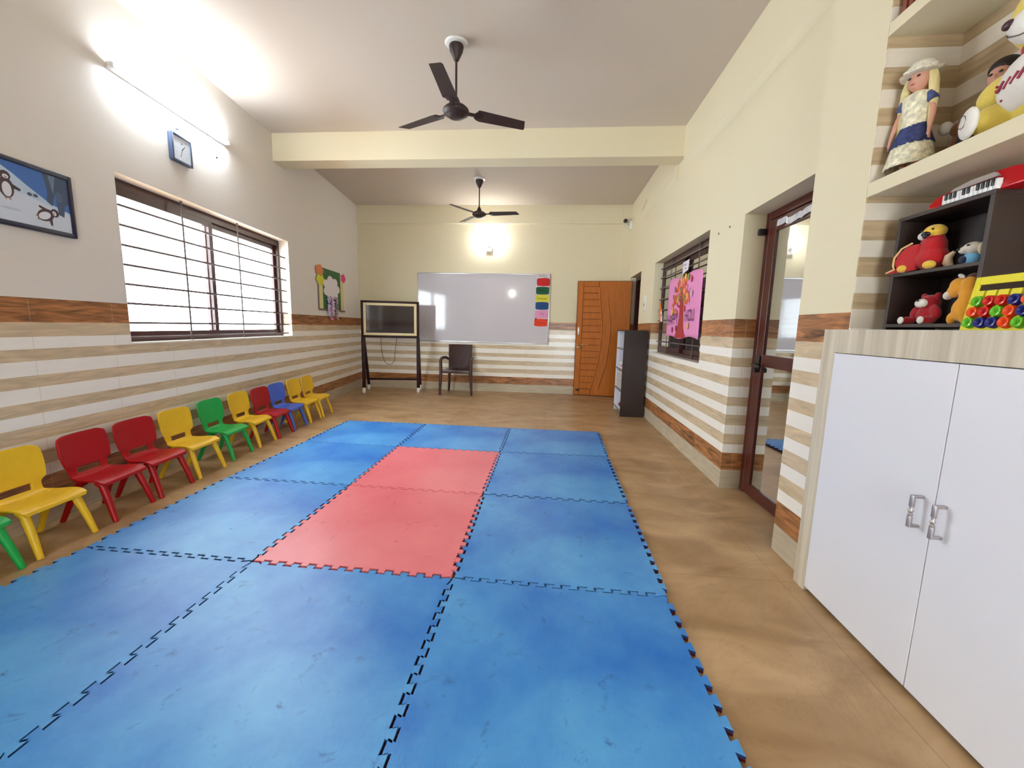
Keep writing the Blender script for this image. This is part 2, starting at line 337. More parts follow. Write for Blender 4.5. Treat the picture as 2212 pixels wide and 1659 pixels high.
# window_1: barred sliding window in the left wall
def slider(root, y0, y1, z0, z1, nf, mid, glass, bars, vbars, gx, barw=.016):
    """frame in the plane n = nf (local x), along local y"""
    mb = MB(); t = .035
    mb.box(nf-.09, nf, y0, y1, z0, z0+t); mb.box(nf-.09, nf, y0, y1, z1-t-.03, z1); mb.box(nf-.09, nf, y0, y0+t, z0+t, z1-t); mb.box(nf-.09, nf, y1-t, y1, z0+t, z1-t)
    mb.box(nf-.055, nf-.05, y0+t, y1-t, z0+t, z0+t+.02); mb.box(nf-.055, nf-.05, y0+t, y1-t, z1-t-.02, z1-t)
    mb.build('window_frame', DBROWN, root, smooth=0)
    for (a, b, dn) in ((y0+t, mid+.03, -.03), (mid-.03, y1-t, -.062)):
        s = MB(); q = .05
        s.box(nf+dn, nf+dn+.028, a, b, z0+t, z0+t+q, .002); s.box(nf+dn, nf+dn+.028, a, b, z1-t-q-.03, z1-t, .002)
        s.box(nf+dn, nf+dn+.028, a, a+q, z0+t+q, z1-t-q, .002); s.box(nf+dn, nf+dn+.028, b-q, b, z0+t+q, z1-t-q, .002)
        so = s.build('sash', DBROWN, root, smooth=0)
        g = MB(); g.box(nf+dn+.011, nf+dn+.016, a+q, b-q, z0+t+q, z1-t-q); g.build('pane', glass, so, smooth=0)
    g = MB()
    for z in bars: g.box(gx-.006, gx+.006, y0, y1, z-barw/2, z+barw/2)
    for y in vbars: g.box(gx-.010, gx-.005, y-.009, y+.009, z0, z1)
    g.build('grille', M('grille_paint', (96, 78, 76), .4), root, smooth=0)
w1 = thing('window_1', 'wide barred sliding window in the left wall above the small chairs', 'window', LW(0, 0, 0), TH, kind='structure')
slider(w1, 1.93, 4.26, 1.03, 2.2, -.115, 3.03, CLEAR, [1.07, 1.178, 1.318, 1.455, 1.592, 1.728, 1.865, 2.0], [2.6, 3.35], -.05)
mb = MB(); mb.box(-.2, .004, 1.932, 4.258, 1.026, 1.036); mb.build('window_sill', M('white_marble', (232, 226, 214), .25), w1, smooth=0)
w3 = thing('fill_window_rear', 'added fill-light window with bars in the left wall behind the viewer', 'window', LW(0, 0, 0), TH, kind='structure')  # unseen window, added to bring ambient fill into the near room
slider(w3, -2.2, -1.4, 1.03, 2.0, -.115, -1.8, CLEAR, [1.178, 1.455, 1.728], [-1.8], -.05)
# window_2: inner window in the right wall; local x points into the room
w2 = thing('window_2', 'dark framed inner window in the right wall, behind the pink poster', 'window', (XR, 0, 0), PI, kind='structure')
slider(w2, -4.99, -3.09, .925, 2.1, -.11, -4.1, MIRG, [1.07, 1.21, 1.345, 1.48, 1.62, 1.765, 1.9, 2.02], [-4.55, -3.6], -.092, .012)
d4 = thing('fill_window_back', 'added tall glazed fill-light opening in the back wall behind the viewer', 'window', (2.58, BACK-.1, 0), 0, kind='structure')  # invented opening that lets in frontal light to even out the walls
mb = MB()
for x0, x1, z0, z1 in ((0, .05, .1, 2.5), (.95, 1, .1, 2.5), (.05, .95, .1, .16), (.05, .95, 2.44, 2.5), (.05, .95, 1.2, 1.25)): mb.box(x0, x1, -.02, .02, z0, z1)
mb.build('window_frame', DBROWN, d4, smooth=0)
mb = MB(); mb.box(.05, .95, -.003, .003, .16, 1.2); mb.box(.05, .95, -.003, .003, 1.25, 2.44); mb.build('pane', CLEAR, d4, smooth=0)  # panes of the added fill-light opening
# door_1: glass door
d1 = thing('door_1', 'brown framed reflective glass door in the right wall', 'door', (XR, 0, 0), 0, kind='structure')
mb = MB(); fx0, fx1 = .15, .2
mb.box(fx0, fx1, 2.375, 2.43, 0, 2.055, .004); mb.box(fx0, fx1, 1.532, 1.585, 0, 2.055, .004); mb.box(fx0, fx1, 1.585, 2.375, 2.0, 2.055, .004)
RB = M('red_brown_frame', (76, 28, 20), .3, noise_amt=.1, scale=6)
mb.build('door_frame', RB, d1, smooth=0)
mb = MB(); a0, a1 = .16, .195
mb.box(a0, a1, 2.285, 2.37, .012, 1.995, .003); mb.box(a0, a1, 1.59, 1.675, .012, 1.995, .003)
mb.box(a0, a1, 1.675, 2.285, .012, .095, .003); mb.box(a0, a1, 1.675, 2.285, 1.91, 1.995, .003); mb.box(a0, a1, 1.675, 2.285, .975, 1.06, .003)
dl = mb.build('door_leaf', RB, d1, smooth=0)
AJ = math.radians(.95)
def ajar(o):
    p = Vector((.178, 1.60, 0)); q = Matrix.Rotation(AJ, 3, 'Z') @ p; o.location = p-q; o.rotation_euler = (0, 0, AJ); return o
ajar(dl)
for z0, z1 in ((.095, .975), (1.06, 1.91)):
    g = MB(); g.box(.172, .178, 1.672, 2.288, z0-.003, z1+.003); g.build('pane', MIRG, dl, smooth=0)
mb = MB(); mb.box(.148, .16, 2.30, 2.35, .955, 1.05, .003); mb.tube([(.155, 2.325, .985), (.115, 2.325, .985), (.11, 2.27, .985), (.11, 2.21, .975)], [.009, .009, .009, .007]); mb.tube([(.155, 2.325, .945), (.13, 2.325, .945)], .018)
ajar(mb.build('door_handle', BLACK, d1))
mb = MB(); mb.box(.095, .15, 2.400, 2.428, 1.905, 1.95, .006); mb.build('door_stay', BLACK, d1)
mb = MB()
rnd = random.Random(4); pw = []
for i in range(19):
    y = 1.72+i*.03; pw.append((y, 1.955+rnd.uniform(-.012, .012)))
for i, (a, b) in enumerate(zip(pw, pw[1:])):
    mb.face([(.156-rnd.uniform(0, .006), a[0], a[1]-.03), (.156-rnd.uniform(0, .006), b[0], b[1]-.03), (.154, b[0], b[1]+.012), (.154, a[0], a[1]+.012)])
ajar(mb.build('plastic_wrap', M('plastic_film', (206, 204, 206), .15), d1, smooth=0, mods=[('SOLIDIFY', dict(thickness=.0015))]))

# door_2: open wooden door leaf at the far right
d2 = thing('door_2', 'open orange-brown panelled wooden door in the far right corner', 'door', (2.893, 6.735, 0), math.atan2(-.11, .93), kind='structure')
mb = MB(); WOOD = M('orange_wood', (178, 98, 22), .5, noise_amt=.14, spec=.3, scale=5, stretch=(6, 1, .7))
mb.box(0, .935, -.0, .034, .008, 2.05, .002); mb.build('door_leaf', M('groove_shade_wood', (120, 60, 18), .6, spec=.2), d2, smooth=0)  # core coloured darker to paint shade into the plank grooves
def arc(z): # right end of the planks
    P = [(.02, .29), (.13, .308), (.605, .414), (.985, .452), (1.27, .457), (1.46, .437), (1.69, .405), (1.95, .375), (2.05, .36)]
    for (za, ua), (zb_, ub) in zip(P, P[1:]):
        if za <= z <= zb_: return ua+(ub-ua)*(z-za)/(zb_-za)
    return .36
pl = MB()
for k in range(16):
    z0, z1 = .13+.114*k+.005, .13+.114*(k+1)-.005
    if z1 > 1.96: z1 = 1.95
    m_ = (z0+z1)/2
    pl.prism([(.108, z0), (arc(z0)-.006, z0), (arc(m_)-.006, m_), (arc(z1)-.006, z1), (.108, z1)], lambda a, b, h: (a, h, b), -.010, .002)
pl.prism([(.108, .02), (.29, .02), (.30, .123), (.108, .123)], lambda a, b, h: (a, h, b), -.010, .002)
pl.prism([(.108, 1.957), (.37, 1.957), (.365, 2.04), (.108, 2.04)], lambda a, b, h: (a, h, b), -.010, .002)
pl.prism([(.47, .02), (.925, .02), (.925, 2.04), (.375, 2.04), (.385, 1.95), (.415, 1.69), (.447, 1.46), (.467, 1.27), (.462, .985), (.424, .605), (.318, .13), (.3, .02)], lambda a, b, h: (a, h, b), -.010, .002)
pl.prism([(.012, .02), (.1, .02), (.1, 2.04), (.012, 2.04)], lambda a, b, h: (a, h, b), -.010, .002)
pl.build('plank_panel', WOOD, d2, smooth=0)
for off, P in ((0, [(z, arc(z)) for z in [.13+.091*i for i in range(21)]]), (1, [(z, arc(z)+.125+.02*math.sin(z*1.5)) for z in [.13+.09*i for i in range(19)]])):
    t = MB(); t.tube([(u, -.011, z) for z, u in P], .011, 8); t.build('moulding', WOOD, d2)
BRZ = M('brass_latch', (176, 140, 96), .3, .8)
mb = MB(); mb.tube([(.02, -.026, .93), (.23, -.026, .93)], .006); mb.box(.02, .045, -.032, 0, .915, .945, .003); mb.box(.12, .14, -.034, 0, .912, .948, .003); mb.tube([(.2, -.026, .93), (.2, -.035, .93), (.23, -.04, .935)], .005); mb.build('bolt', BRZ, d2)
mb = MB(); mb.lathe([(.028, 0), (.028, .012), (.018, .02), (.022, .04), (.01, .05)], 16, Matrix.Translation((.09, -.01, .875)) @ Matrix.Rotation(PI/2, 4, 'X')); mb.box(.03, .06, -.016, 0, .86, .9, .003); mb.build('door_knob', BRZ, d2)
mb = MB(); mb.box(.035, .065, -.018, 0, 1.10, 1.24, .004); mb.box(.042, .058, -.028, -.016, 1.12, 1.22, .003); mb.build('pull_plate', M('white_metal', (222, 214, 204), .3, .5), d2)
mb = MB(); mb.box(.04, .1, -.03, 0, .09, .125, .006); mb.build('door_stopper', BLACK, d2)
mb = MB()
for y0, y1, z0, z1 in ((5.822, 5.875, 0, 2.108), (6.66, 6.70, 0, 2.108), (5.875, 6.66, 2.05, 2.108)): mb.box(XR+.1, XR+.17, y0, y1, z0, z1, .003)
o = mb.build('trim_8', DBROWN, None, smooth=0); tag(o, 'dark brown door frame inside the far right doorway', 'door frame', kind='structure')
# ---------------------------------------------------------------- foam mats
# mat corners on the floor, in metres (the mats were laid by hand and sit slightly off square)
GP = {(0, 4): (-.02, 3.969), (1, 4): (.96, 3.975), (2, 4): (1.992, 3.955), (3, 4): (3.035, 3.96), (0, 3): (.0, 3.025), (1, 3): (.966, 3.014), (2, 3): (1.988, 3.003), (3, 3): (3.011, 3.035),
      (0, 2): (.001, 2.014), (1, 2): (.983, 2.004), (2, 2): (1.987, 1.989), (3, 2): (3.005, 1.979), (0, 1): (.045, 1.008), (1, 1): (.981, .999), (2, 1): (2.003, .995), (3, 1): (2.998, .982),
      (0, 0): (.03, .0), (1, 0): (.982, 0), (2, 0): (2.008, 0), (3, 0): (3.022, 0)}
NT, AMP, GAPW = 12, .0125, .0095
def edge_profile(seed):
    a0, a1 = .035, .965; p = (a1-a0)/NT; d = .07*p; out = [(0, 0), (a0+.25*p*.2, 0)]
    for k in range(NT):
        b = a0+k*p
        out += [(b+.25*p+d, -AMP), (b+.25*p-d, AMP), (b+.75*p+d, AMP), (b+.75*p-d, -AMP)]
    out += [(1-.02, 0), (1, 0)]
    return out
def tile(i, j, top, label, grp):
    P = [GP[(i, j)], GP[(i+1, j)], GP[(i+1, j+1)], GP[(i, j+1)]]
    cx = sum(p[0] for p in P)/4; cy = sum(p[1] for p in P)/4
    rnd = random.Random(i*7+j); jx, jy, jr = rnd.uniform(-.0025, .0025), rnd.uniform(-.0025, .0025), rnd.uniform(-.0015, .0015)
    g = GAPW/2
    bot = [(t, o+g) for t, o in edge_profile(0)]
    top_ = [(t, 1+o-g) for t, o in edge_profile(0)][::-1]
    rgt = [(1+o-g, t) for t, o in edge_profile(0)]
    lft = [(o+g, t) for t, o in edge_profile(0)][::-1]
    poly = [(g, g)]+bot[1:-1]+[(1-g, g)]+rgt[1:-1]+[(1-g, 1-g)]+top_[1:-1]+[(g, 1-g)]+lft[1:-1]
    def mp(a, b, z):
        x = (P[0][0]*(1-a)+P[1][0]*a)*(1-b)+(P[3][0]*(1-a)+P[2][0]*a)*b; y = (P[0][1]*(1-a)+P[1][1]*a)*(1-b)+(P[3][1]*(1-a)+P[2][1]*a)*b
        return (x-cx, y-cy, z)
    mb = MB(); H = .022; hs = [0, .009, H-.0015, H]
    n = len(poly); rings = []
    for k, h in enumerate(hs):
        sh = .0012 if k == 3 else 0
        rings.append([mb.bm.verts.new(mp(a+(sh if a < .5 else -sh), b+(sh if b < .5 else -sh), h)) for a, b in poly])
    mb.use(top); mb._f([mb.bm.faces.new(rings[3])])
    mb.use(FOAMD); mb._f([mb.bm.faces.new(rings[0][::-1])])
    for k in range(3):
        mb.use(FOAMD if k == 0 else (FOAMN if (k == 1 and top is FOAMB) else top))
        mb._f([mb.bm.faces.new((rings[k][q], rings[k][(q+1) % n], rings[k+1][(q+1) % n], rings[k+1][q])) for q in range(n)])
    o = mb.build('foam_mat', None, None, smooth=0); o.location = (cx+jx, cy+jy, 0); o.rotation_euler = (0, 0, jr)
    tag(o, label, 'mat', grp)
ROWS = {3: 'farthest row of mats, toward the whiteboard', 2: 'second row of mats from the whiteboard', 1: 'second row of mats from the viewer', 0: 'nearest row of mats'}
COLS = {0: 'left, beside the small chairs', 1: 'middle', 2: 'right, beside the bare floor'}
for i in range(3):
    for j in range(4):
        if i == 1 and j in (1, 2):
            tile(i, j, FOAMP, 'pink interlocking foam mat, %s of the two pink ones' % ('nearer' if j == 1 else 'farther'), 'pink foam mats')
        else:
            tile(i, j, FOAMB, 'blue interlocking foam mat, %s one in the %s' % (COLS[i].split(',')[0], ROWS[j]), 'blue foam mats')

# ---------------------------------------------------------------- small plastic chairs
def chair_proto(col, rgb, label, loc):
    mt = M('%s_plastic' % col, rgb, .4, noise_amt=.03, scale=30, spec=.35)
    t = thing('kids_chair', label, 'chair', loc, TH, 'small plastic chairs along the left wall')
    prof = [(.325, .222), (.322, .238), (.29, .246), (.25, .247), (.2, .243), (.165, .242), (.14, .247), (.122, .260), (.113, .276), (.107, .311), (.102, .335), (.096, .375), (.089, .42), (.081, .47), (.076, .5), (.072, .515)]
    wid = [.145, .155, .157, .155, .150, .142, .132, .124, .120, .126, .146, .154, .157, .156, .146, .112]
    nu = 10
    def shell(r0, r1, slot):
        mb = MB(); rows = []
        for r in range(r0, r1+1):
            x, z = prof[r]; hw = wid[r]; row = []
            for k in range(nu+1):
                u = -1+2*k/nu
                dish = .010*u*u if 2 <= r <= 6 else 0; bx = .014*(u*u) if r >= 10 else 0
                row.append(mb.bm.verts.new((x+bx, hw*u, z+dish)))
            rows.append(row)
        for a in range(len(rows)-1):
            for k in range(nu):
                if slot is not None and (a+r0) == slot and 2 <= k <= nu-3: continue
                mb.bm.faces.new((rows[a][k], rows[a][k+1], rows[a+1][k+1], rows[a+1][k]))
        return mb
    md = [('SOLIDIFY', dict(thickness=.013, offset=0)), ('BEVEL', dict(width=.003, segments=2, limit_method='ANGLE')), ('SUBSURF', dict(levels=1, render_levels=2))]
    shell(0, 6, None).build('seat', mt, t, mods=md, smooth=80)
    shell(6, 15, 8).build('backrest', mt, t, mods=md, smooth=80)
    for sy in (-1, 1):
        a = MB(); a.tube([(.27, sy*.118, .242), (.292, sy*.122, .215), (.328, sy*.131, .11), (.36, sy*.139, 0)], [.026, .02, .0175, .014], 12); a.build('leg', mt, t)
        a = MB(); a.tube([(.18, sy*.112, .242), (.15, sy*.116, .215), (.1, sy*.126, .11), (.055, sy*.134, 0)], [.024, .019, .0165, .013], 12); a.build('leg', mt, t)
    return t
CH = [('green', .65, .0, 'green small plastic chair cut off by the left edge of the photo'),
      ('yellow', 1.022, .0, 'yellow small plastic chair nearest the viewer, between the cut-off green one and a red one'),
      ('red', 1.405, .004, 'red small plastic chair beside the nearest yellow chair, under the near end of the window'),
      ('red', 1.764, .006, 'red small plastic chair between another red chair and a yellow one'),
      ('yellow', 2.12, .012, 'yellow small plastic chair between a red chair and the green one'),
      ('green', 2.537, -.003, 'green small plastic chair between two yellow chairs'),
      ('yellow', 2.928, .0, 'yellow small plastic chair between the green chair and a red one'),
      ('red', 3.262, .02, 'red small plastic chair between a yellow chair and the blue one'),
      ('blue', 3.585, .022, 'blue small plastic chair, the only blue one in the row'),
      ('yellow', 3.96, .03, 'yellow small plastic chair just beyond the blue one'),
      ('yellow', 4.30, .035, 'yellow small plastic chair at the far end of the row')]
RGB = dict(green=(24, 160, 70), yellow=(226, 182, 36), red=(164, 4, 12), blue=(66, 98, 196))
protos = {}
for i, (c, s, n, lb) in enumerate(CH):
    jr = random.Random(i).uniform(-.03, .03)
    if c not in protos:
        protos[c] = chair_proto(c, RGB[c], lb, LW(s, n, 0)); protos[c].rotation_euler = (0, 0, TH+jr)
    else: dup(protos[c], LW(s, n, 0), TH+jr, lb)

# ---------------------------------------------------------------- ceiling fans
FANB = M('fan_brown', (50, 32, 30), .5)
def fan(loc, ang, label, drop):
    t = thing('ceiling_fan', label, 'fan', loc, 0, 'ceiling fans')
    mb = MB(); mb.lathe([(.085, 0), (.088, -.006), (.08, -.016), (.055, -.02)], 28); mb.build('ceiling_plate', WHITEP, t)
    mb = MB(); mb.lathe([(.052, -.012), (.056, -.03), (.05, -.06), (.03, -.1), (.018, -.125), (.010, -.13)], 24); mb.build('canopy', FANB, t)
    mb = MB(); mb.tube([(0, 0, -.12), (0, 0, -drop+.07)], .0085, 12); mb.build('rod', FANB, t)
    mb = MB(); mb.lathe([(.010, -drop+.11), (.022, -drop+.09), (.036, -drop+.055), (.042, -drop+.04), (.075, -drop+.035), (.098, -drop+.015), (.102, -drop), (.096, -drop-.016), (.075, -drop-.028), (.068, -drop-.03), (.06, -drop-.04), (.03, -drop-.047), (.002, -drop-.049)], 32); mb.build('motor', FANB, t)
    for k, a in enumerate(ang):
        b = MB(); R = Matrix.Rotation(a, 4, 'Z') @ Matrix.Translation((0, 0, -drop+.005)) @ Matrix.Rotation(math.radians(-11), 4, 'X')
        out = [(.165, -.052), (.18, -.062), (.56, -.052), (.592, .035), (.585, .05), (.2, .062), (.165, .05)]
        b.prism(out, lambda x, y, h: R @ Vector((x, y, h + .006*math.sin((y+.06)/.12*PI))), -.0015, .0015)
        b.build('blade', FANB, t, smooth=30)
        b = MB(); b.box(.085, .21, -.02, .02, -.0045, -.0015, .001, R); b.box(.15, .2, -.036, .036, -.0045, -.0015, .001, R); bl = b.build('blade_bracket', FANB, t)
    return t
fan((1.637, 2.6, CEIL), [math.radians(a) for a in (270, 27, 153)], 'dark brown three-blade ceiling fan nearer the viewer, in front of the beam', .485)
fan((1.325, 5.47, CEIL), [math.radians(a) for a in (355, 237, 128)], 'dark brown three-blade ceiling fan farther away, beyond the beam', .5)

# ---------------------------------------------------------------- lamps
LT = M('lit_lamp_tube', (232, 242, 255), .5, emit=TUBE); LB = M('lit_bulb', (250, 252, 255), .5, emit=BULB)
t = thing('tube_light', 'long lit white tube light high on the left wall above the window', 'lamp', LW(2.53, 0, 2.87), TH)
mb = MB(); mb.box(0, .03, -.58, .58, -.018, .018, .004); mb.box(.02, .06, -.6, -.572, -.018, .018, .004); mb.box(.02, .06, .572, .6, -.018, .018, .004); mb.build('batten', WHITEP, t)
mb = MB(); mb.tube([(.055, -.572, 0), (.055, .572, 0)], .014, 16); mb.build('tube', LT, t)
def bulb(loc, rz, label):
    t = thing('wall_bulb', label, 'lamp', loc, rz, 'lit wall bulbs')
    mb = MB(); mb.box(-.05, .05, .0, .03, -.19, -.09, .005); mb.lathe([(.03, 0), (.028, .03), (.018, .06)], 20, Matrix.Translation((0, .02, -.1)) @ Matrix.Rotation(math.radians(-35), 4, 'X')); mb.build('holder', WHITEP, t)
    mb = MB(); mb.ell((0, .085, 0), (.035, .035, .045)); mb.tube([(0, .045, -.06), (0, .075, -.02)], .016); mb.build('bulb', LB, t)
bulb((1.29, FAR, 2.74), PI, 'lit white bulb on a square holder high on the far wall above the whiteboard')
bulb((.8, BACK, 2.6), 0, 'lit white bulb on the back wall behind the viewer')
# ---------------------------------------------------------------- left wall items
t = thing('wall_clock', 'rectangular white-faced wall clock with dark blue rim above the window', 'clock', LW(2.54, 0, 2.578), TH)
mb = MB(); mb.box(0, .03, -.108, .108, -.105, .105, .008); mb.box(.024, .036, -.108, -.09, -.105, .105, .003); mb.box(.024, .036, .09, .108, -.105, .105, .003); mb.box(.024, .036, -.09, .09, -.105, -.088, .003); mb.box(.024, .036, -.09, .09, .088, .105, .003)
mb.build('rim', M('navy_plastic', (58, 74, 100), .4), t)
f = Flat(lambda a, b, h: (.0305+h, a, b)); f.rect(-.09, .09, -.088, .088, (214, 222, 228)); f.oval(0, .045, .012, .006, (120, 132, 150))
for k in range(12):
    an = PI/6*k; f.stroke([(.07*math.sin(an), .07*math.cos(an)), (.078*math.sin(an), .078*math.cos(an))], .004, (150, 160, 172), False)
f.build('clock_face', t)
mb = MB()
for an, l, wd in ((math.radians(42), .045, .006), (math.radians(200), .062, .004)):
    mb.prism([(-.01*math.sin(an)-wd/2*math.cos(an), -.01*math.cos(an)+wd/2*math.sin(an)), (-.01*math.sin(an)+wd/2*math.cos(an), -.01*math.cos(an)-wd/2*math.sin(an)), (l*math.sin(an)+wd/3*math.cos(an), l*math.cos(an)-wd/3*math.sin(an)), (l*math.sin(an)-wd/3*math.cos(an), l*math.cos(an)+wd/3*math.sin(an))], lambda a, b, h: (h, a, b), .033, .0345)
mb.build('hands', BLACK, t)
t = thing('junction_cover', 'small round white cover on the left wall between tube light and clock', 'cover', LW(2.542, 0, 2.765), TH)
mb = MB(); mb.lathe([(.032, 0), (.032, .008), (.026, .016), (.004, .02)], 20, Matrix.Rotation(PI/2, 4, 'Y')); mb.build('cap', WHITEP, t)
mb = MB(); mb.lathe([(.006, 0), (.006, .012), (.001, .013)], 10, Matrix.Rotation(PI/2, 4, 'Y'))
o = mb.build('nail', BLACK); o.location = LW(3.009, 0, 2.70); o.rotation_euler = (0, 0, TH); tag(o, 'small dark nail in the left wall below the far end of the tube light', 'nail')
# framed picture
t = thing('framed_picture', 'framed snowy picture of penguins with dark navy frame on left wall', 'picture', LW(1.09, 0, 1.868), TH)
PW, PH = .49, .158
mb = MB()
NV = M('navy_frame', (18, 24, 52), .4)
mb.box(0, .02, -PW, PW, -PH, PH); mb.box(.0, .028, -PW-.022, -PW+.004, -PH-.022, PH+.022, .004); mb.box(.0, .028, PW-.004, PW+.022, -PH-.022, PH+.022, .004)
mb.box(.0, .028, -PW, PW, PH-.004, PH+.022, .004); mb.box(.0, .028, -PW, PW, -PH-.022, -PH+.004, .004); mb.build('frame', NV, t)
f = Flat(lambda a, b, h: (.0205+h, a, b), .00012)
f.rect(-PW, PW, -PH, PH, (70, 112, 178)); f.add([(-PW, .12), (.0, .15), (.14, .13), (.2, .1), (.26, .06), (.38, -.01), (PW, -.04), (PW, -PH), (-PW, -PH)], (188, 206, 224))
f.add([(-.2, .11), (.04, .1), (.16, .06), (.1, 0), (-.2, .03)], (164, 190, 216))
f.add([(-PW, .0), (-.1, .02), (.12, .0), (.25, .005), (PW, -.05), (PW, -PH), (-PW, -PH)], (206, 214, 226))
f.add([(.35, .158), (.37, .06), (.36, 0), (.39, -.02), (.41, .06), (.42, -.06), (.45, -.07), (.46, .0), (.49, .01), (.49, .158)], (74, 88, 112))
f.add([(.38, .15), (.4, .05), (.42, .15)], (112, 130, 156)); f.oval(.43, .04, .02, .03, (86, 100, 124))
def bird(cx, cz, s, rot=0, lying=False):
    def P(x, y): return (cx+s*(x*math.cos(rot)-y*math.sin(rot)), cz+s*(x*math.sin(rot)+y*math.cos(rot)))
    DK, LT_ = (78, 62, 66), (220, 220, 226)
    a, b = P(0, 0); f.oval(a, b, s*.42, s*.62, DK, rot); a, b = P(.02, -.1); f.oval(a, b, s*.26, s*.45, LT_, rot)
    a, b = P(0, .72); f.oval(a, b, s*.3, s*.28, DK, rot); a, b = P(.02, .66); f.oval(a, b, s*.17, s*.13, LT_, rot)
    f.add([P(-.06, .66), P(.1, .66), P(.03, .52)], (190, 130, 90))
    f.add([P(-.36, .3), P(-.72, -.1), P(-.62, -.2), P(-.36, 0)], DK); f.add([P(.36, .3), P(.8, .1), P(.74, -.02), P(.36, .05)], DK)
    f.add([P(-.2, -.6), P(-.02, -.62), P(-.1, -.75)], (176, 140, 110)); f.add([P(.02, -.62), P(.22, -.6), P(.14, -.75)], (176, 140, 110))
bird(.165, .015, .085); bird(.345, -.08, .078, -1.15); bird(-.15, -.02, .09); bird(-.33, .01, .06)
for x in (.27, .3, .02): f.oval(x, .012, .012, .009, (84, 92, 112))
f.oval(.17, -.09, .05, .006, (186, 194, 208))
f.build('print', t)
# green craft board with cloud
t = thing('cloud_craft_poster', 'green craft poster with white paper cloud hanging pastel streamers, on left wall', 'poster', LW(5.57, 0, 1.72), TH)
f = Flat(lambda a, b, h: (.012+h, a, b), .0006)
mb = MB(); mb.box(.0, .012, -.5, .46, -.3, .3); mb.build('backing', M('white_card', (226, 218, 196), .7), t, smooth=0)
mb = MB(); mb.box(.0, .018, -.51, -.5, -.31, .3, .003); mb.box(.0, .02, -.51, .5, -.325, -.3, .003); mb.build('edge_strip', M('grey_trim', (110, 98, 88), .4), t)
f.rect(-.5, -.35, -.3, .3, (218, 206, 150)); f.rect(.33, .46, -.3, .28, (214, 200, 140)); f.rect(-.36, .33, -.3, .3, (46, 96, 52)); f.build('coloured_paper', t)
def cut(pts, rgb, name, x0=.016):
    mb = MB(); mb.prism(pts, lambda a, b, h: (h, a, b), x0, x0+.003); mb.build(name, M('card_%d_%d_%d' % rgb, rgb, .7), t, smooth=0)
def blobp(cx, cy, rx, ry, n, amp, seed=0, ph=0):
    out = []
    for k in range(n*10):
        a = 2*PI*k/(n*10); q = 1-amp+amp*abs(math.cos(a*n/2+ph))**.8; out.append((cx+rx*q*math.cos(a), cy+ry*q*math.sin(a)))
    return out
cut(blobp(-.05, .02, .32, .19, 7, .22), (224, 216, 214), 'paper_cloud', .02)
cut(blobp(-.46, .25, .13, .085, 5, .2), (222, 132, 84), 'orange_flower'); cut(blobp(-.44, .12, .14, .09, 6, .22), (214, 208, 52), 'yellow_flower'); cut(blobp(.46, .23, .10, .075, 5, .2), (216, 62, 130), 'pink_flower')
cols = [(200, 196, 214), (206, 120, 190), (222, 216, 226), (150, 118, 122), (190, 168, 176)]
rnd = random.Random(3)
for k, y in enumerate((-.2, -.12, -.04, .05, .13)):
    mb = MB(); z = -.12; L_ = -.43-.03*math.sin(k*2)
    while z > L_:
        mb.lathe([(.026, -.004), (.03, 0), (.026, .004), (.014, .005), (.014, -.005)], 10, Matrix.Translation((.032+rnd.uniform(-.003, .003), y+rnd.uniform(-.008, .008), z)) @ Matrix.Rotation(rnd.uniform(.5, 1.2), 4, 'Y') @ Matrix.Rotation(rnd.uniform(-.5, .5), 4, 'X')); z -= .032
    mb.build('paper_chain', M('chain_%d' % k, cols[k], .5), t)
# ---------------------------------------------------------------- far wall items
t = thing('whiteboard', 'large glossy whiteboard with thin aluminium frame on the far wall', 'whiteboard', (1.18, FAR, 1.54))
mb = MB(); mb.box(-1.215, 1.215, -.016, -.002, -.62, .62); mb.build('board', M('white_enamel', (206, 200, 206), .07, spec=.6), t, smooth=0)
mb = MB(); mb.box(-1.225, 1.225, -.024, 0, .612, .63, .004); mb.box(-1.225, 1.225, -.024, 0, -.63, -.612, .004); mb.box(-1.225, -1.208, -.024, 0, -.612, .612, .004); mb.box(1.208, 1.225, -.024, 0, -.612, .612, .004); mb.build('frame', ALU, t)
t = thing('colour_card_chart', 'hanging strip of six coloured scalloped cards at right edge of the whiteboard', 'chart', (2.27, FAR-.027, 1.69))
f = Flat(lambda a, b, h: (a, -h, b), .0008)
f.add([(-.115, .49), (.125, .49), (.115, -.2), (.1, -.47), (-.12, -.47)], (216, 200, 206)); f.rect(-.09, .07, .425, .47, (196, 184, 178)); f.text('Season', .035, -.02, .447, (150, 138, 138)); f.text('Name', .032, .05, .41, (90, 60, 70))
cards = [(.335, (196, 14, 20), .01), (.185, (8, 84, 52), .0), (.045, (214, 206, 56), .0), (-.085, (18, 70, 122), -.002), (-.235, (222, 150, 186), -.008), (-.385, (228, 64, 24), -.016)]
for k, (z, c, x) in enumerate(cards):
    pts = []
    for q in range(48):
        a = 2*PI*q/48; r = 1-.05*abs(math.cos(a*7)); ca, sa = math.cos(a), math.sin(a); e_ = .35
        pts.append((x+.122*r*math.copysign(abs(ca)**e_, ca), z+.07*r*math.copysign(abs(sa)**e_, sa)))
    f.add(pts, c)
f.add([(-.125, -.315), (-.1, -.29), (-.085, -.335), (-.12, -.34)], (190, 20, 24)); f.add([(.06, -.33), (.1, -.315), (.1, -.345), (.08, -.35)], (190, 20, 24))
f.text('Summer', .05, 0, .045, (120, 116, 30)); f.text('Rainy', .05, 0, .185, (6, 62, 38)); f.text('Winter', .04, 0, -.09, (14, 52, 90)); f.text('Fall', .045, 0, -.23, (160, 96, 140)); f.text('Autumn', .045, 0, -.39, (180, 34, 12))
o = f.build('card_strip', t); o.modifiers.new('solidify', 'SOLIDIFY').thickness = .0006
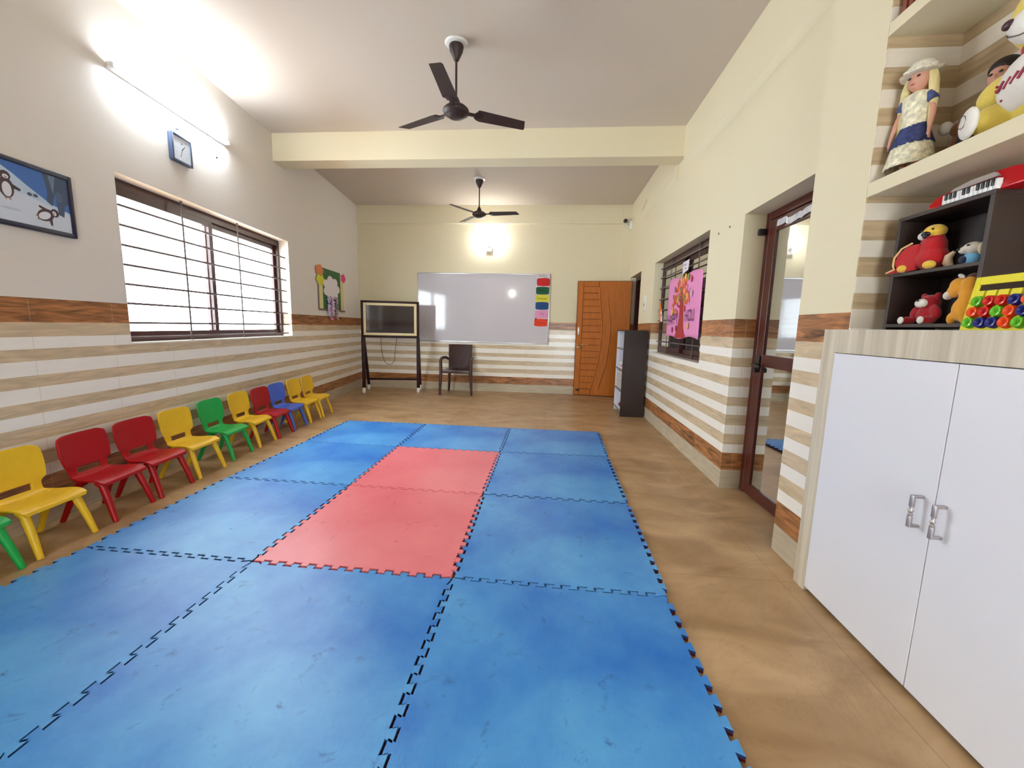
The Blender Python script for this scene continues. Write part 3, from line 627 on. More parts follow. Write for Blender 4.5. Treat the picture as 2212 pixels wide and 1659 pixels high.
# TV stand
t = thing('display_stand', 'dark wheeled stand with cream framed glass screen in front of whiteboard corner', 'stand', (-.80, 6.04, 0), math.atan2(.215, .945))
DK = M('stand_brown', (42, 14, 14), .5, spec=.25)
W_ = .975
mb = MB(); mb.box(0, W_, 0, .05, 1.565, 1.605, .004); mb.box(0, W_, 0, .05, .975, 1.02, .004); mb.box(0, .04, 0, .05, 1.02, 1.565, .003); mb.box(W_-.04, W_, 0, .05, 1.02, 1.565, .003); mb.build('top_frame', DK, t)
for x in (0.0, W_-.045):
    mb = MB(); mb.box(x-.004, x+.05, -.002, .048, .1, .98, .003); mb.build('leg', DK, t)
    mb = MB(); mb.prism([(.05, .98), (.10, .98), (.44, .1), (.395, .1)], lambda a, b, h: (h, a, b), x+.002, x+.044); mb.build('leg', DK, t)
    for yy in (.02, .418):
        c = MB(); c.lathe([(.012, -.018), (.034, -.018), (.038, 0), (.034, .018), (.012, .018)], 20, Matrix.Translation((x+.022, yy, .038)) @ Matrix.Rotation(PI/2, 4, 'Y')); c.box(x+.0, x+.044, yy-.012, yy+.012, .06, .1, .002); c.box(x-.002, x+.003, yy-.01, yy+.01, .034, .08); c.box(x+.041, x+.046, yy-.01, yy+.01, .034, .08)
        c.build('caster', WHITEP, t)
mb = MB(); mb.box(.04, W_-.04, .37, .4, .19, .225, .003); mb.build('crossbar', DK, t)
for sx in (0.01, W_-.04):
    pass
CR = M('cream_frame', (226, 208, 162), .5)
mb = MB(); x0, x1, z0, z1, q = .042, W_-.042, 1.018, 1.568, .042
mb.box(x0, x1, -.006, .02, z0, z0+q, .002); mb.box(x0, x1, -.006, .02, z1-q, z1, .002); mb.box(x0, x0+q, -.006, .02, z0+q, z1-q, .002); mb.box(x1-q, x1, -.006, .02, z0+q, z1-q, .002); mb.build('bezel', CR, t)
mb = MB(); mb.box(x0+q, x1-q, .004, .04, z0+q, z1-q); mb.box(x0+q, x1-q, .0, .004, z1-q-.03, z1-q)
mb.build('screen', M('dark_screen', (38, 34, 42), .06, spec=.9), t, smooth=0)
mb = MB(); mb.tube([(.32, .03, .98), (.325, .035, .8), (.34, .04, .66), (.38, .04, .55), (.43, .04, .51), (.5, .04, .52), (.545, .04, .58), (.55, .035, .68), (.57, .03, .82), (.59, .03, .98)], .0045, 8); mb.build('cable', M('cable_brown', (84, 58, 44), .5), t)
# brown armchair
t = thing('plastic_armchair', 'dark brown plastic armchair with woven back below the whiteboard', 'chair', (.815, 6.22, 0), .05)
def weave():
    m = M('brown_plastic', (66, 42, 38), .3); 
    m2 = m.copy(); m2.name = 'brown_weave'; nt = m2.node_tree; N = nt.nodes
    wv = N.new('ShaderNodeTexWave'); wv.bands_direction = 'DIAGONAL'; wv.inputs['Scale'].default_value = 12; tc = N.new('ShaderNodeTexCoord'); mp = N.new('ShaderNodeMapping'); mp.inputs['Scale'].default_value = (-1.4, 0, 1)
    nt.links.new(tc.outputs['Object'], mp.inputs[0]); nt.links.new(mp.outputs[0], wv.inputs[0]); bp = N.new('ShaderNodeBump'); bp.inputs['Strength'].default_value = .9; bp.inputs['Distance'].default_value = .01
    nt.links.new(wv.outputs['Fac'], bp.inputs['Height']); nt.links.new(bp.outputs[0], N['Principled BSDF'].inputs['Normal']); return m, m2
BP, BW = weave()
mb = MB(); mb.prism([(-.235, .0), (.235, 0), (.22, .44), (-.22, .44)], lambda a, b, h: (a, b, h+.014*(1-(a/.235)**2)*0), .405, .44); mb.box(-.24, .24, -.012, .014, .385, .44, .008); mb.build('seat', BP, t)
mb = MB(); n = 8
rows = []
for r in range(9):
    z = .43+.44*r/8; y = .40+.09*(r/8); hw = .205+.015*(r/8); rows.append([mb.bm.verts.new((hw*(-1+2*k/n), y+.03*(1-((-1+2*k/n))**2), z)) for k in range(n+1)])
for a in range(8):
    for k in range(n): mb.bm.faces.new((rows[a][k], rows[a][k+1], rows[a+1][k+1], rows[a+1][k]))
mb.build('backrest', BW, t, mods=[('SOLIDIFY', dict(thickness=.016, offset=0)), ('BEVEL', dict(width=.006, segments=2, limit_method='ANGLE'))])
for s in (-1, 1):
    mb = MB(); mb.tube([(s*.22, .45, .60), (s*.245, .38, .635), (s*.262, .2, .645), (s*.266, .05, .635), (s*.268, .0, .60)], [.02, .025, .028, .027, .024], 12); mb.build('armrest', BP, t)
    mb = MB(); mb.tube([(s*.268, 0, .61), (s*.262, .0, .42), (s*.272, -.01, .2), (s*.28, -.02, 0)], [.026, .028, .025, .02], 12); mb.box(s*.262-.02, s*.262+.02, 0, .03, .38, .43, .004) ; mb.build('leg', BP, t)
    mb = MB(); mb.tube([(s*.19, .42, .43), (s*.2, .44, .2), (s*.215, .47, 0)], [.028, .025, .02], 12); mb.build('leg', BP, t)
# bookshelf
t = thing('open_shelf_unit', 'narrow dark brown shelf unit with white inside beside the open wooden door', 'shelf unit', (3.445, 4.985, 0))
WEN = M('wenge_board', (42, 25, 20), .42, noise_amt=.12, scale=3, spec=.3); WL = M('white_laminate', (226, 224, 232), .35)
D_, Wd = .315, .575
mb = MB(); mb.use(WEN); mb.box(0, D_, 0, .012, 0, 1.21); mb.use(WL); mb.box(.001, D_, .012, .018, 0.001, 1.208); mb.build('side_panel', None, t, smooth=0)
mb = MB(); mb.use(WEN); mb.box(0, D_, Wd-.012, Wd, 0, 1.21); mb.use(WL); mb.box(0.001, D_, Wd-.018, Wd-.012, 0.001, 1.208); mb.build('side_panel', None, t, smooth=0)
mb = MB(); mb.use(WL); mb.box(D_-.012, D_-.001, .018, Wd-.018, .06, 1.19); mb.build('back_panel', None, t, smooth=0)
mb = MB(); mb.box(0, D_, 0.012, Wd-.012, 1.192, 1.21, .001); mb.build('top', WEN, t, smooth=0)
EDG = M('shelf_edge', (120, 110, 112), .4)
for z in (.07, .345, .645, .935):
    mb = MB(); mb.use(WL); mb.box(.006, D_-.012, .018, Wd-.018, z, z+.016); mb.use(EDG); mb.box(0, .006, .018, Wd-.018, z-.001, z+.017); mb.build('shelf', None, t, smooth=0)
t = thing('lattice_basket', 'white lattice plastic basket on a middle shelf of the narrow shelf unit', 'basket', (3.46, 5.10, .362))
mb = MB()
for i in range(11): mb.box(0, .006, .02+i*.036, .032+i*.036, 0, .25); 
for i in range(7): mb.box(0, .006, .0, .4, .0+i*.04, .014+i*.04)
for i in range(7):
    for yy in (0, .394): mb.box(0, .22, yy, yy+.006, i*.04, i*.04+.014)
for i in range(6):
    for yy in (0, .394): mb.box(i*.04, i*.04+.012, yy, yy+.006, 0, .25)
mb.box(0, .22, 0, .4, 0, .006); mb.box(-.005, .008, -.005, .405, .242, .256, .002); mb.build('basket_body', M('offwhite_plastic', (214, 208, 200), .5), t, smooth=0)
mb = MB(); mb.box(.02, .2, .03, .37, .008, .21); mb.build('papers_inside', M('grey_paper', (150, 138, 130), .8), t, smooth=0)
def papers(loc, n, label, cols, wdt=.3, hh=.02, seed=1):
    r = random.Random(seed); t = thing('paper_stack', label, 'papers', loc)
    z = 0
    for k in range(n):
        c = cols[k % len(cols)]; mb = MB(); th = r.uniform(.006, hh); mx = Matrix.Translation((.12, wdt/2, z)) @ Matrix.Rotation(r.uniform(-.12, .12), 4, 'Z'); mb.box(-.1, .1, -wdt/2, wdt/2, 0, th, 0, mx); z += th; mb.build('paper_bundle', M('paper_%d_%d_%d' % c, c, .7), t, smooth=0)
papers((3.46, 5.12, .662), 7, 'loose stack of white and red papers on the second shelf from the top', [(226, 220, 222), (206, 196, 200), (150, 40, 56), (230, 226, 228), (70, 50, 60)])
t = thing('paper_roll', 'rolled white paper with dark red end on the bottom shelf of the narrow shelf unit', 'paper roll', (3.6, 5.3, .09))
mb = MB(); mb.tube([(-.12, -.08, .042), (.12, .12, .042)], .04, 20, False); mb.build('roll', M('white_paper', (228, 226, 230), .6), t, mods=[('SOLIDIFY', dict(thickness=.002))])
mb = MB(); mb.tube([(-.118, -.078, .042), (.1, .1, .042)], .03, 16); mb.build('inner_roll', M('maroon_paper', (112, 26, 26), .6), t)
# security camera with cable
t = thing('wall_camera', 'small black-eyed camera at the top of the far right corner', 'camera', (3.66, 6.75, 3.06))
mb = MB(); mb.lathe([(.03, -.03), (.034, 0), (.03, .03), (.012, .034)], 18, Matrix.Translation((-.01, -.05, 0)) @ Matrix.Rotation(PI/2, 4, 'X')); mb.build('lens', BLACK, t)
mb = MB(); mb.tube([(-.01, -.03, -.03), (.05, -.01, -.09), (.1, -.01, -.09)], .008); mb.box(.07, .125, -.04, .0, -.13, .02, .01); mb.build('bracket', WHITEP, t)
mb = MB(); mb.tube([(3.776, 6.7, 2.96), (3.784, 6.5, 2.95), (3.775, 6.3, 2.97), (3.784, 6.1, 3.0), (3.765, 5.9, 3.03), (3.765, 5.75, 3.06), (3.765, 5.65, 3.1)], .004, 6)
o = mb.build('camera_cable', M('cable_grey', (180, 172, 156), .6)); tag(o, 'thin pale cable running from the corner camera along the right wall', 'cable')
# ---------------------------------------------------------------- right wall items
t = thing('switch_board', 'pale rectangular switch plate between the far doorway and the inner window', 'switch', (XR, 5.42, 1.6))
mb = MB(); mb.box(-.012, 0, -.075, .075, -.11, .11, .004); mb.build('plate', WHITEP, t)
mb = MB(); mb.lathe([(.02, 0), (.018, .01), (.004, .012)], 16, Matrix.Translation((-.012, 0, -.02)) @ Matrix.Rotation(-PI/2, 4, 'Y')); mb.build('dial', M('grey_plastic', (170, 166, 160), .5), t)
mb = MB()
for z in (.05, .08): mb.box(-.016, -.01, -.05, .05, z-.01, z+.01, .002)
mb.build('switches', WHITEP, t)
for y, z, lb in ((2.887, 2.02, 'lower dark screw hole between window and glass door'), (2.675, 2.025, 'upper dark screw hole nearer the glass door')):
    mb = MB(); mb.lathe([(.008, 0), (.008, .004), (.002, .005)], 10, Matrix.Rotation(-PI/2, 4, 'Y')); o = mb.build('wall_plug', BLACK); o.location = (XR, y, z); tag(o, lb, 'wall plug', 'wall plugs')
# pink tree poster
t = thing('pink_tree_poster', 'pink paper poster with painted tree and HAPPY HOLI, hung on the inner window', 'poster', (3.815, 3.735, 1.465))
PK = (226, 140, 186)
def pp(a, b, h):  # a to the right (towards the viewer), b up; bows gently away from the bars
    bow = .012*math.cos(a*2.6)*(.6+.4*math.sin(b*6)) + (.02*max(0, b-.27)*max(0, a-.2)*30)
    return (-.012-bow-h, -a, b)
mb = MB(); na, nz = 20, 14; gr = [[mb.bm.verts.new(pp(-.535+1.07*i/na, -.32+.64*j/nz + (.015*math.sin(i*.5) if j in (0, nz) else 0), 0)) for i in range(na+1)] for j in range(nz+1)]
for j in range(nz):
    for i in range(na): mb.bm.faces.new((gr[j][i], gr[j][i+1], gr[j+1][i+1], gr[j+1][i]))
mb.build('sheet', M('pink_paper', PK, .75), t, mods=[('SOLIDIFY', dict(thickness=.0008, offset=1))])
f = Flat(pp, .00008); f.h = .002
BR = (168, 40, 36)
def dens(pts, m=4):
    out = []
    for (x0, y0), (x1, y1) in zip(pts, pts[1:]):
        for k in range(m): out.append((x0+(x1-x0)*k/m, y0+(y1-y0)*k/m))
    return out+[pts[-1]]
f.stroke(dens([(-.16, -.325), (-.08, -.22), (-.04, -.1), (-.03, .0), (-.03, .03)]), .06, BR, False)
f.add([(-.2, -.325), (-.1, -.22), (-.07, -.1), (-.06, .04), (.06, .04), (.07, -.1), (.09, -.22), (.17, -.325)], BR)
f.stroke(dens([(-.05, .0), (-.14, .02), (-.19, .07), (-.21, .08)]), .03, BR); f.stroke(dens([(-.03, .03), (-.1, .09), (-.12, .14)]), .03, BR)
for x1, y1 in ((-.1, .23), (-.02, .27), (.03, .3), (.1, .26), (.17, .21), (.25, .18), (-.15, .16)): f.stroke(dens([(0+x1*.1, .02), (x1*.45, .11), (x1*.8, y1*.75), (x1, y1)]), .022, (140, 60, 44))
rnd = random.Random(11)
LC = [(232, 110, 70), (236, 130, 84), (222, 70, 72), (240, 150, 90), (232, 190, 60), (214, 90, 60), (236, 120, 100), (110, 140, 60), (208, 50, 80), (240, 160, 100)]
for k in range(70):
    a_ = rnd.uniform(.0, PI); r_ = rnd.uniform(.1, .27); x = -.02+r_*math.cos(a_)*1.05; y = .04+r_*math.sin(a_)*.95
    f.oval(x, y, .02, rnd.uniform(.024, .04), LC[rnd.randrange(len(LC))], rnd.uniform(-.5, .5), 10)
for x, y, c in ((-.33, .02, (236, 130, 90)), (-.29, -.02, (236, 150, 100)), (-.27, .06, (232, 110, 70)), (-.2, -.04, (228, 100, 90)), (-.15, -.06, (228, 100, 90)), (-.32, -.05, (226, 196, 60)), (.16, .07, (234, 130, 90)), (.2, .1, (234, 140, 90)), (-.25, .2, (150, 110, 150)), (.27, .26, (214, 50, 80)), (.3, .12, (200, 170, 190)), (.18, .29, (120, 150, 60)), (.1, .3, (236, 196, 60)), (.1, -.02, (222, 60, 80)), (-.28, -.24, (200, 30, 80)), (.24, -.2, (232, 176, 50)), (-.14, -.22, (120, 60, 110))):
    f.oval(x, y, .026, .034, c, 0, 12)
f.text('HAPPY', .17, -.29, -.13, (96, 44, 96), .78, .04); f.text('HOLI', .17, .27, -.1, (96, 44, 96), .72, .02)
o = f.build('painting', t); 
# small paper note and orange fish
t = thing('paper_note', 'small white printed note hanging on the inner window above the pink poster', 'note', (3.825, 3.77, 1.885))
f = Flat(lambda a, b, h: (-.004-h-.01*math.cos(b*18), -a, b), .0006); f.add([(-.1, -.07), (.09, -.045), (.11, 0), (.1, .06), (-.1, .05)], (226, 216, 226))
f.text('NOTICE', .03, -.02, .015, (150, 140, 150)); f.text('please', .025, .02, -.02, (170, 160, 170)); o = f.build('sheet', t); o.modifiers.new('solidify', 'SOLIDIFY').thickness = .0006
t = thing('paper_fish', 'orange and white paper fish with round eye at far side of inner window', 'paper fish', (3.80, 4.5, 1.42))
mb = MB(); mb.prism([(-.12, .14), (-.10, .15), (-.03, .06), (.03, -.02), (.04, -.1), (-.06, -.1), (-.13, -.02)], lambda a, b, h: (-h, -a, b), .004, .007); mb.build('body', M('orange_card', (226, 110, 40), .6), t, smooth=0)
mb = MB(); mb.prism([(-.04, .03), (.0, .04), (.05, -.03), (.06, -.1), (.0, -.09), (-.03, -.03)], lambda a, b, h: (-h, -a, b), .008, .010); mb.build('face', M('white_card2', (226, 222, 226), .6), t, smooth=0)
mb = MB(); mb.lathe([(.018, 0), (.018, .002)], 16, Matrix.Translation((-.010, -.005, -.02)) @ Matrix.Rotation(-PI/2, 4, 'Y')); mb.build('eye', M('eye_grey', (60, 66, 84), .4), t)
# ---------------------------------------------------------------- storage cabinet
def woodpale():
    m = M('pale_wood_laminate', (196, 182, 160), .45); nt = m.node_tree; N = nt.nodes; b = N['Principled BSDF']
    tc = N.new('ShaderNodeTexCoord'); mp = N.new('ShaderNodeMapping'); mp.inputs['Scale'].default_value = (9, 9, .35); n = N.new('ShaderNodeTexNoise'); n.inputs['Scale'].default_value = 3; n.inputs['Detail'].default_value = 6
    r = N.new('ShaderNodeValToRGB'); e = r.color_ramp.elements; e[0].position = .3; e[0].color = lin((176, 160, 138)); e[1].position = .7; e[1].color = lin((216, 206, 186))
    nt.links.new(tc.outputs['Object'], mp.inputs[0]); nt.links.new(mp.outputs[0], n.inputs[0]); nt.links.new(n.outputs[0], r.inputs[0]); nt.links.new(r.outputs[0], b.inputs['Base Color']); return m
PWD = woodpale()
t = thing('storage_cabinet', 'low built-in cabinet with white doors and pale wood frame below the toy niche', 'cabinet', (3.675, 0, 0))
mb = MB(); mb.box(0, .02, 1.145, 1.225, .0, 1.237, .001); mb.box(0, .02, -.06, .02, 0, 1.237, .001); mb.box(0, .02, .02, 1.145, 1.137, 1.237); mb.box(.02, .05, 1.19, 1.225, 0, 1.237)
mb.box(.02, .32, -.06, 1.145, 1.217, 1.237); mb.box(.06, .32, -.06, -.04, .0, 1.217); mb.build('carcass', PWD, t, smooth=0)
mb = MB(); mb.box(.05, .3, -.03, 1.14, .0, .01); mb.build('gap_shadow_strip', M('shadow_black', (16, 14, 14), .8), t, smooth=0)  # black sheet standing in for the shadow gap under the doors
WD = M('white_door', (224, 223, 230), .4)
HM = M('satin_steel', (176, 168, 168), .35, .7)
for y0, y1, hy in ((.587, 1.143, .628), (.022, .583, .548)):
    mb = MB(); mb.box(.002, .02, y0, y1, .022, 1.134, .0012); d = mb.build('door', WD, t, smooth=0)
    mb = MB(); mb.box(-.030, .002, hy-.006, hy+.006, .580, .590, .002); mb.box(-.030, .002, hy-.006, hy+.006, .682, .692, .002); mb.box(-.034, -.024, hy-.007, hy+.007, .580, .620, .002); mb.box(-.034, -.024, hy-.007, hy+.007, .652, .692, .002)
    mb.tube([(-.029, hy, .618), (-.029, hy, .624), (-.029, hy, .630), (-.029, hy, .636), (-.029, hy, .642), (-.029, hy, .654)], [.005, .008, .0045, .0085, .0045, .006], 12); mb.build('handle', HM, d)
# ---------------------------------------------------------------- toy box shelf in the niche
t = thing('toy_cubby', 'dark brown two-tier cubby box standing in the niche on the cabinet', 'shelf box', (3.80, 0, 1.237))
DB = M('cubby_brown', (52, 38, 32), .45, noise_amt=.1, scale=6)
CY0, CY1, CD = .70, 1.062, .19
mb = MB(); mb.box(0, CD, CY1-.012, CY1, 0, .428, .001); mb.build('side_panel', DB, t, smooth=0)
mb = MB(); mb.box(0, CD, CY0, CY0+.014, 0, .428, .001); mb.build('side_panel', DB, t, smooth=0)
mb = MB(); mb.box(0, CD, CY0, CY1, .428, .442, .001); mb.build('top', DB, t, smooth=0)
for z in (.012, .212):
    mb = MB(); mb.box(0, CD, CY0+.014, CY1-.012, z, z+.013, .001); mb.build('shelf', DB, t, smooth=0)
mb = MB(); mb.box(CD-.005, CD, CY0+.014, CY1-.012, .012, .428); mb.build('back_panel', DB, t, smooth=0)
Z1, Z2, ZT, ZS = 1.262, 1.462, 1.679, 1.843
PL = dict(rough=.95, sheen=.3, bump=.4, bscale=260)
def plush(name, c): return M('plush_'+name, c, **PL)
# parrot
t = thing('plush_parrot', 'red plush parrot with yellow head on the upper tier of the cubby', 'soft toy', (3.845, .945, Z2))
mb = MB(); mb.ell((0, 0, .045), (.046, .058, .045)); mb.ell((0, 0, .085), (.038, .045, .05)); mb.ell((0, .0, .115), (.03, .034, .03)); mb.build('body', plush('red', (178, 8, 18)), t, mods=REM(.004))
mb = MB(); mb.ell((-.004, -.004, .142), (.032, .036, .026)); mb.build('head', plush('yellow', (226, 182, 60)), t, mods=REM(.003))
mb = MB(); mb.ell((-.02, .018, .13), (.018, .022, .016)); mb.build('cheek', plush('white', (226, 220, 212)), t)
mb = MB(); mb.ell((-.034, -.004, .132), (.012, .016, .009)); mb.ell((-.04, -.008, .124), (.006, .009, .009)); mb.build('beak', M('beak_black', (26, 20, 30), .4), t)
mb = MB(); mb.ell((-.031, .018, .147), (.004, .004, .004)); mb.ell((-.031, -.026, .147), (.004, .004, .004)); mb.build('eyes', BLACK, t)
mb = MB(); mb.prism([(.01, .1), (.05, .1), (.085, .07), (.095, .04), (.085, .02), (.12, .006), (.115, .0), (.01, .004)], lambda a, b, h: (-.055+h+.02*(1-a/.12), a, b), -.006, .006); mb.build('wing', plush('red', (178, 8, 18)), t, mods=[('BEVEL', dict(width=.004, segments=2))])
mb = MB(); mb.tube([(-.05, .03, .106), (-.056, .067, .092), (-.06, .092, .06), (-.06, .093, .03), (-.06, .085, .015), (-.062, .12, .005)], .0035, 8); mb.build('piping', plush('cream', (228, 178, 118)), t)
for y in (.062, -.05):
    mb = MB(); mb.ell((-.045, y, .015), (.018, .02, .015)); mb.build('foot', plush('yellow', (226, 182, 60)), t)
# dog
t = thing('plush_dog', 'small white plush dog in a blue shirt at right of the upper tier', 'soft toy', (3.85, .795, Z2))
mb = MB(); mb.ell((0, 0, .055), (.026, .03, .022), (0, 0, 0)); mb.ell((-.018, .012, .05), (.014, .016, .012)); mb.build('head', plush('offwhite', (216, 206, 192)), t, mods=REM(.003))
mb = MB(); mb.ell((.0, 0, .02), (.022, .028, .022)); mb.build('shirt', plush('sky', (110, 176, 216)), t)
mb = MB(); mb.tube([(.0, .075, .002), (-.004, .082, .02), (-.006, .078, .04), (-.004, .062, .055)], [.012, .014, .012, .005], 10); mb.build('tail', plush('sand', (214, 184, 152)), t)
mb = MB(); mb.ell((-.022, .008, .018), (.006, .013, .012)); mb.build('badge', plush('navy', (30, 40, 66)), t)
mb = MB(); mb.ell((-.032, .018, .053), (.004, .006, .004)); mb.ell((-.024, -.006, .064), (.003, .005, .003)); mb.ell((-.024, .020, .066), (.003, .005, .003)); mb.build('face_spots', BLACK, t)
mb = MB(); mb.ell((-.004, -.032, .05), (.01, .006, .02)); mb.build('ear', plush('cream2', (224, 208, 170)), t)
# red bear
t = thing('plush_bear', 'small red plush bear with white muzzle on the lower tier of the cubby', 'soft toy', (3.855, .93, Z1))
mb = MB(); mb.ell((0, 0, .035), (.032, .038, .035)); mb.ell((0, 0, .08), (.03, .034, .03)); mb.ell((.0, .028, .106), (.01, .012, .012)); mb.ell((.0, -.028, .106), (.01, .012, .012))
for s in (-1, 1): mb.ell((-.012, s*.042, .045), (.014, .018, .028), (s*.5, 0, 0)); mb.ell((-.035, s*.042, .014), (.028, .016, .015))
mb.build('body', plush('crimson', (160, 8, 26)), t, mods=REM(.0035))
mb = MB(); mb.ell((-.028, .004, .078), (.015, .024, .017)); mb.build('muzzle', plush('white', (226, 220, 212)), t)
mb = MB(); mb.ell((-.043, .004, .088), (.004, .006, .004)); mb.build('nose', BLACK, t)
for s in (-1, 1):
    mb = MB(); mb.ell((-.062, s*.043, .014), (.006, .014, .014)); mb.build('foot_pad', plush('white', (226, 220, 212)), t)
# orange horse
t = thing('plush_horse', 'orange plush horse with white muzzle at right of the lower tier', 'soft toy', (3.845, .785, Z1))
mb = MB()
mb.ell((0, .022, .13), (.028, .036, .03), (.4, 0, 0)); mb.ell((0, .04, .115), (.022, .026, .024)); mb.ell((0, -.012, .13), (.028, .026, .032)); mb.ell((0, -.012, .09), (.026, .03, .05)); mb.ell((0, -.005, .05), (.032, .04, .045))
for s in (-1, 1): mb.ell((-.01, .005+s*.024, .018), (.014, .014, .022))
mb.build('body', plush('orange', (232, 160, 44)), t, mods=REM(.0035))
mb = MB(); mb.ell((-.006, .056, .102), (.018, .013, .018), (.6, 0, 0)); mb.build('muzzle', plush('white', (226, 220, 212)), t)
mb = MB(); mb.ell((-.006, .022, .164), (.006, .014, .007), (.5, 0, 0)); mb.build('ear', plush('white', (226, 220, 212)), t)
mb = MB(); mb.ell((0, -.015, .16), (.012, .02, .01)); mb.build('mane', plush('brown', (96, 52, 24)), t)
# keyboard on top
t = thing('toy_keyboard', 'red toy keyboard with white keys lying on top of the cubby', 'toy keyboard', (3.83, .785, ZT))
KR = M('red_gloss', (186, 8, 24), .15)
out = [(.165, .004), (.17, .022), (.15, .042), (.11, .052), (.06, .062), (-.02, .07), (-.09, .068), (-.15, .055), (-.17, .035), (-.172, .012), (-.15, .0), (.15, 0)]
mb = MB(); mb.prism(out, lambda a, b, h: (h+b*.3, a, b), -.02, .05); mb.build('case', KR, t, mods=[('BEVEL', dict(width=.006, segments=3, limit_method='ANGLE'))], smooth=50)
for k in range(12):
    mb = MB(); mb.box(-.028, -.014, .1-k*.0155-.0143, .1-k*.0155, .002, .034, .001); mb.build('white_key', WHITEP, t)
for k in (0, 1, 2, 4, 5, 7, 8, 9, 10):
    mb = MB(); mb.box(-.032, -.02, .1-(k+1)*.0155-.004, .1-(k+1)*.0155+.004, .014, .036, .001); mb.build('black_key', BLACK, t)
mb = MB(); mb.prism([(.09, .038), (.08, .05), (.02, .062), (-.05, .062), (-.07, .045)], lambda a, b, h: (h+b*.3, a, b), -.03, -.018); mb.build('control_panel', M('grey_panel', (168, 158, 154), .4), t)
# ring game
t = thing('ring_game', 'bright yellow ring matching game with colored knobs on the cabinet top', 'toy', (3.70, .622, 1.237))
YL = M('bright_yellow', (228, 214, 40), .35)
def gm(a, b, h): return (b*.16-h, -a, b)
mb = MB(); W2 = .27
def gb(a0, a1, b0, b1): mb.prism([(a0, b0), (a1, b0), (a1, b1), (a0, b1)], gm, 0, .008)
gb(.0, W2, 0, .082); gb(.014, .036, .082, .118)
gb(0, .014, .082, .16); gb(W2-.014, W2, .082, .16); gb(.014, W2-.014, .136, .16)
for k in range(6): gb(.043+k*.0335, .043+k*.0335+.0265, .082, .118)
mb.build('frame', YL, t, mods=[('BEVEL', dict(width=.0015, segments=2, limit_method='ANGLE'))], smooth=30)
GC = dict(g=(96, 176, 30), r=(196, 24, 14), o=(226, 70, 18), b=(30, 34, 110))
for r_, row in enumerate(('grrboog', 'orgobrg', 'gbbogrb')):
    for k, ch in enumerate(row):
        a = .038+k*.0335-r_*.003; b = .084-.0315*r_
        mb = MB(); P = gm(a, b, .0); mb.lathe([(.0165, 0), (.0168, .006), (.0155, .013), (.0145, .0175), (.011, .0185), (.0045, .0145), (.003, .0105), (.0005, .0105)], 24, Matrix.Translation((P[0]-.006, P[1], P[2])) @ Matrix.Rotation(-PI/2+.16, 4, 'Y'))
        q = mb.build('knob', M('knob_'+ch, GC[ch], .18), t)
# ---- niche upper shelf
# doll
t = thing('fashion_doll', 'blonde doll in white hat and floral dress with navy skirt band on niche shelf', 'doll', (3.805, 1.062, ZS), .35)
SK = M('doll_skin', (206, 150, 128), .5)
mb = MB()
for s in (-1, 1):
    mb.tube([(0, s*.02, .0), (0, s*.02, .04), (0, s*.022, .09)], [.010, .012, .016], 10); mb.ell((-.012, s*.02, .006), (.02, .010, .007))
    mb.tube([(0, s*.04, .27), (-.004, s*.058, .22), (-.016, s*.064, .165), (-.022, s*.064, .14)], [.011, .010, .008, .007], 10); mb.ell((-.022, s*.065, .13), (.007, .007, .012))
    for q in range(4): mb.tube([(-.024+q*.004, s*.066, .122), (-.028+q*.005, s*.067, .108)], [.0028, .002], 6)
mb.tube([(0, 0, .08), (0, 0, .16), (0, 0, .26), (0, 0, .29), (0, 0, .32)], [.026, .024, .028, .014, .013], 12); mb.ell((-.004, 0, .345), (.036, .034, .041)); mb.ell((-.041, 0, .34), (.006, .006, .005)); mb.ell((-.016, 0, .322), (.018, .016, .012))
mb.build('body', SK, t, mods=REM(.003))
mb = MB()
for s in (-1, 1): mb.ell((-.037, s*.014, .349), (.004, .0065, .0045))
mb.build('eyes', M('doll_eye', (58, 40, 40), .3), t)
mb = MB(); mb.ell((-.040, 0, .323), (.003, .007, .003)); mb.build('mouth', M('doll_lip', (176, 70, 70), .4), t)
HR = M('blonde_hair', (222, 206, 148), .6, noise_amt=.2, scale=120, stretch=(1, 1, .1))
mb = MB(); mb.ell((.01, 0, .355), (.034, .039, .04)); 
for s in (-1, 1): mb.tube([(.0, s*.036, .36), (.0, s*.045, .32), (.002, s*.05, .26), (.0, s*.052, .2), (-.002, s*.05, .14)], [.014, .016, .015, .012, .006], 10)
mb.build('hair', HR, t, mods=REM(.003))
FL = M('floral_cloth', (222, 214, 186), .8, noise_amt=.35, scale=60)
mb = MB(); mb.lathe([(.05, .36), (.062, .362), (.05, .378), (.045, .39), (.03, .408), (.004, .415)], 24)
for k in range(16): a = 2*PI*k/16; mb.ell((.054*math.cos(a)*.9, .054*math.sin(a), .366+.006*(k % 2)), (.012, .012, .007))
mb.build('hat', M('white_lace', (220, 212, 194), .8, noise_amt=.15, scale=80), t)
mb = MB(); mb.lathe([(.018, .304), (.046, .288), (.046, .262), (.042, .21), (.042, .17)], 20, Matrix.Diagonal((.9, 1, 1, 1))); mb.build('bodice', FL, t, smooth=60)
mb = MB(); mb.tube([(0, .038, .28), (-.002, .052, .25)], [.02, .018], 12); mb.tube([(0, -.038, .28), (-.002, -.052, .25)], [.02, .018], 12); mb.build('sleeves', M('blue_floral', (70, 82, 128), .8, noise_amt=.3, scale=50), t)
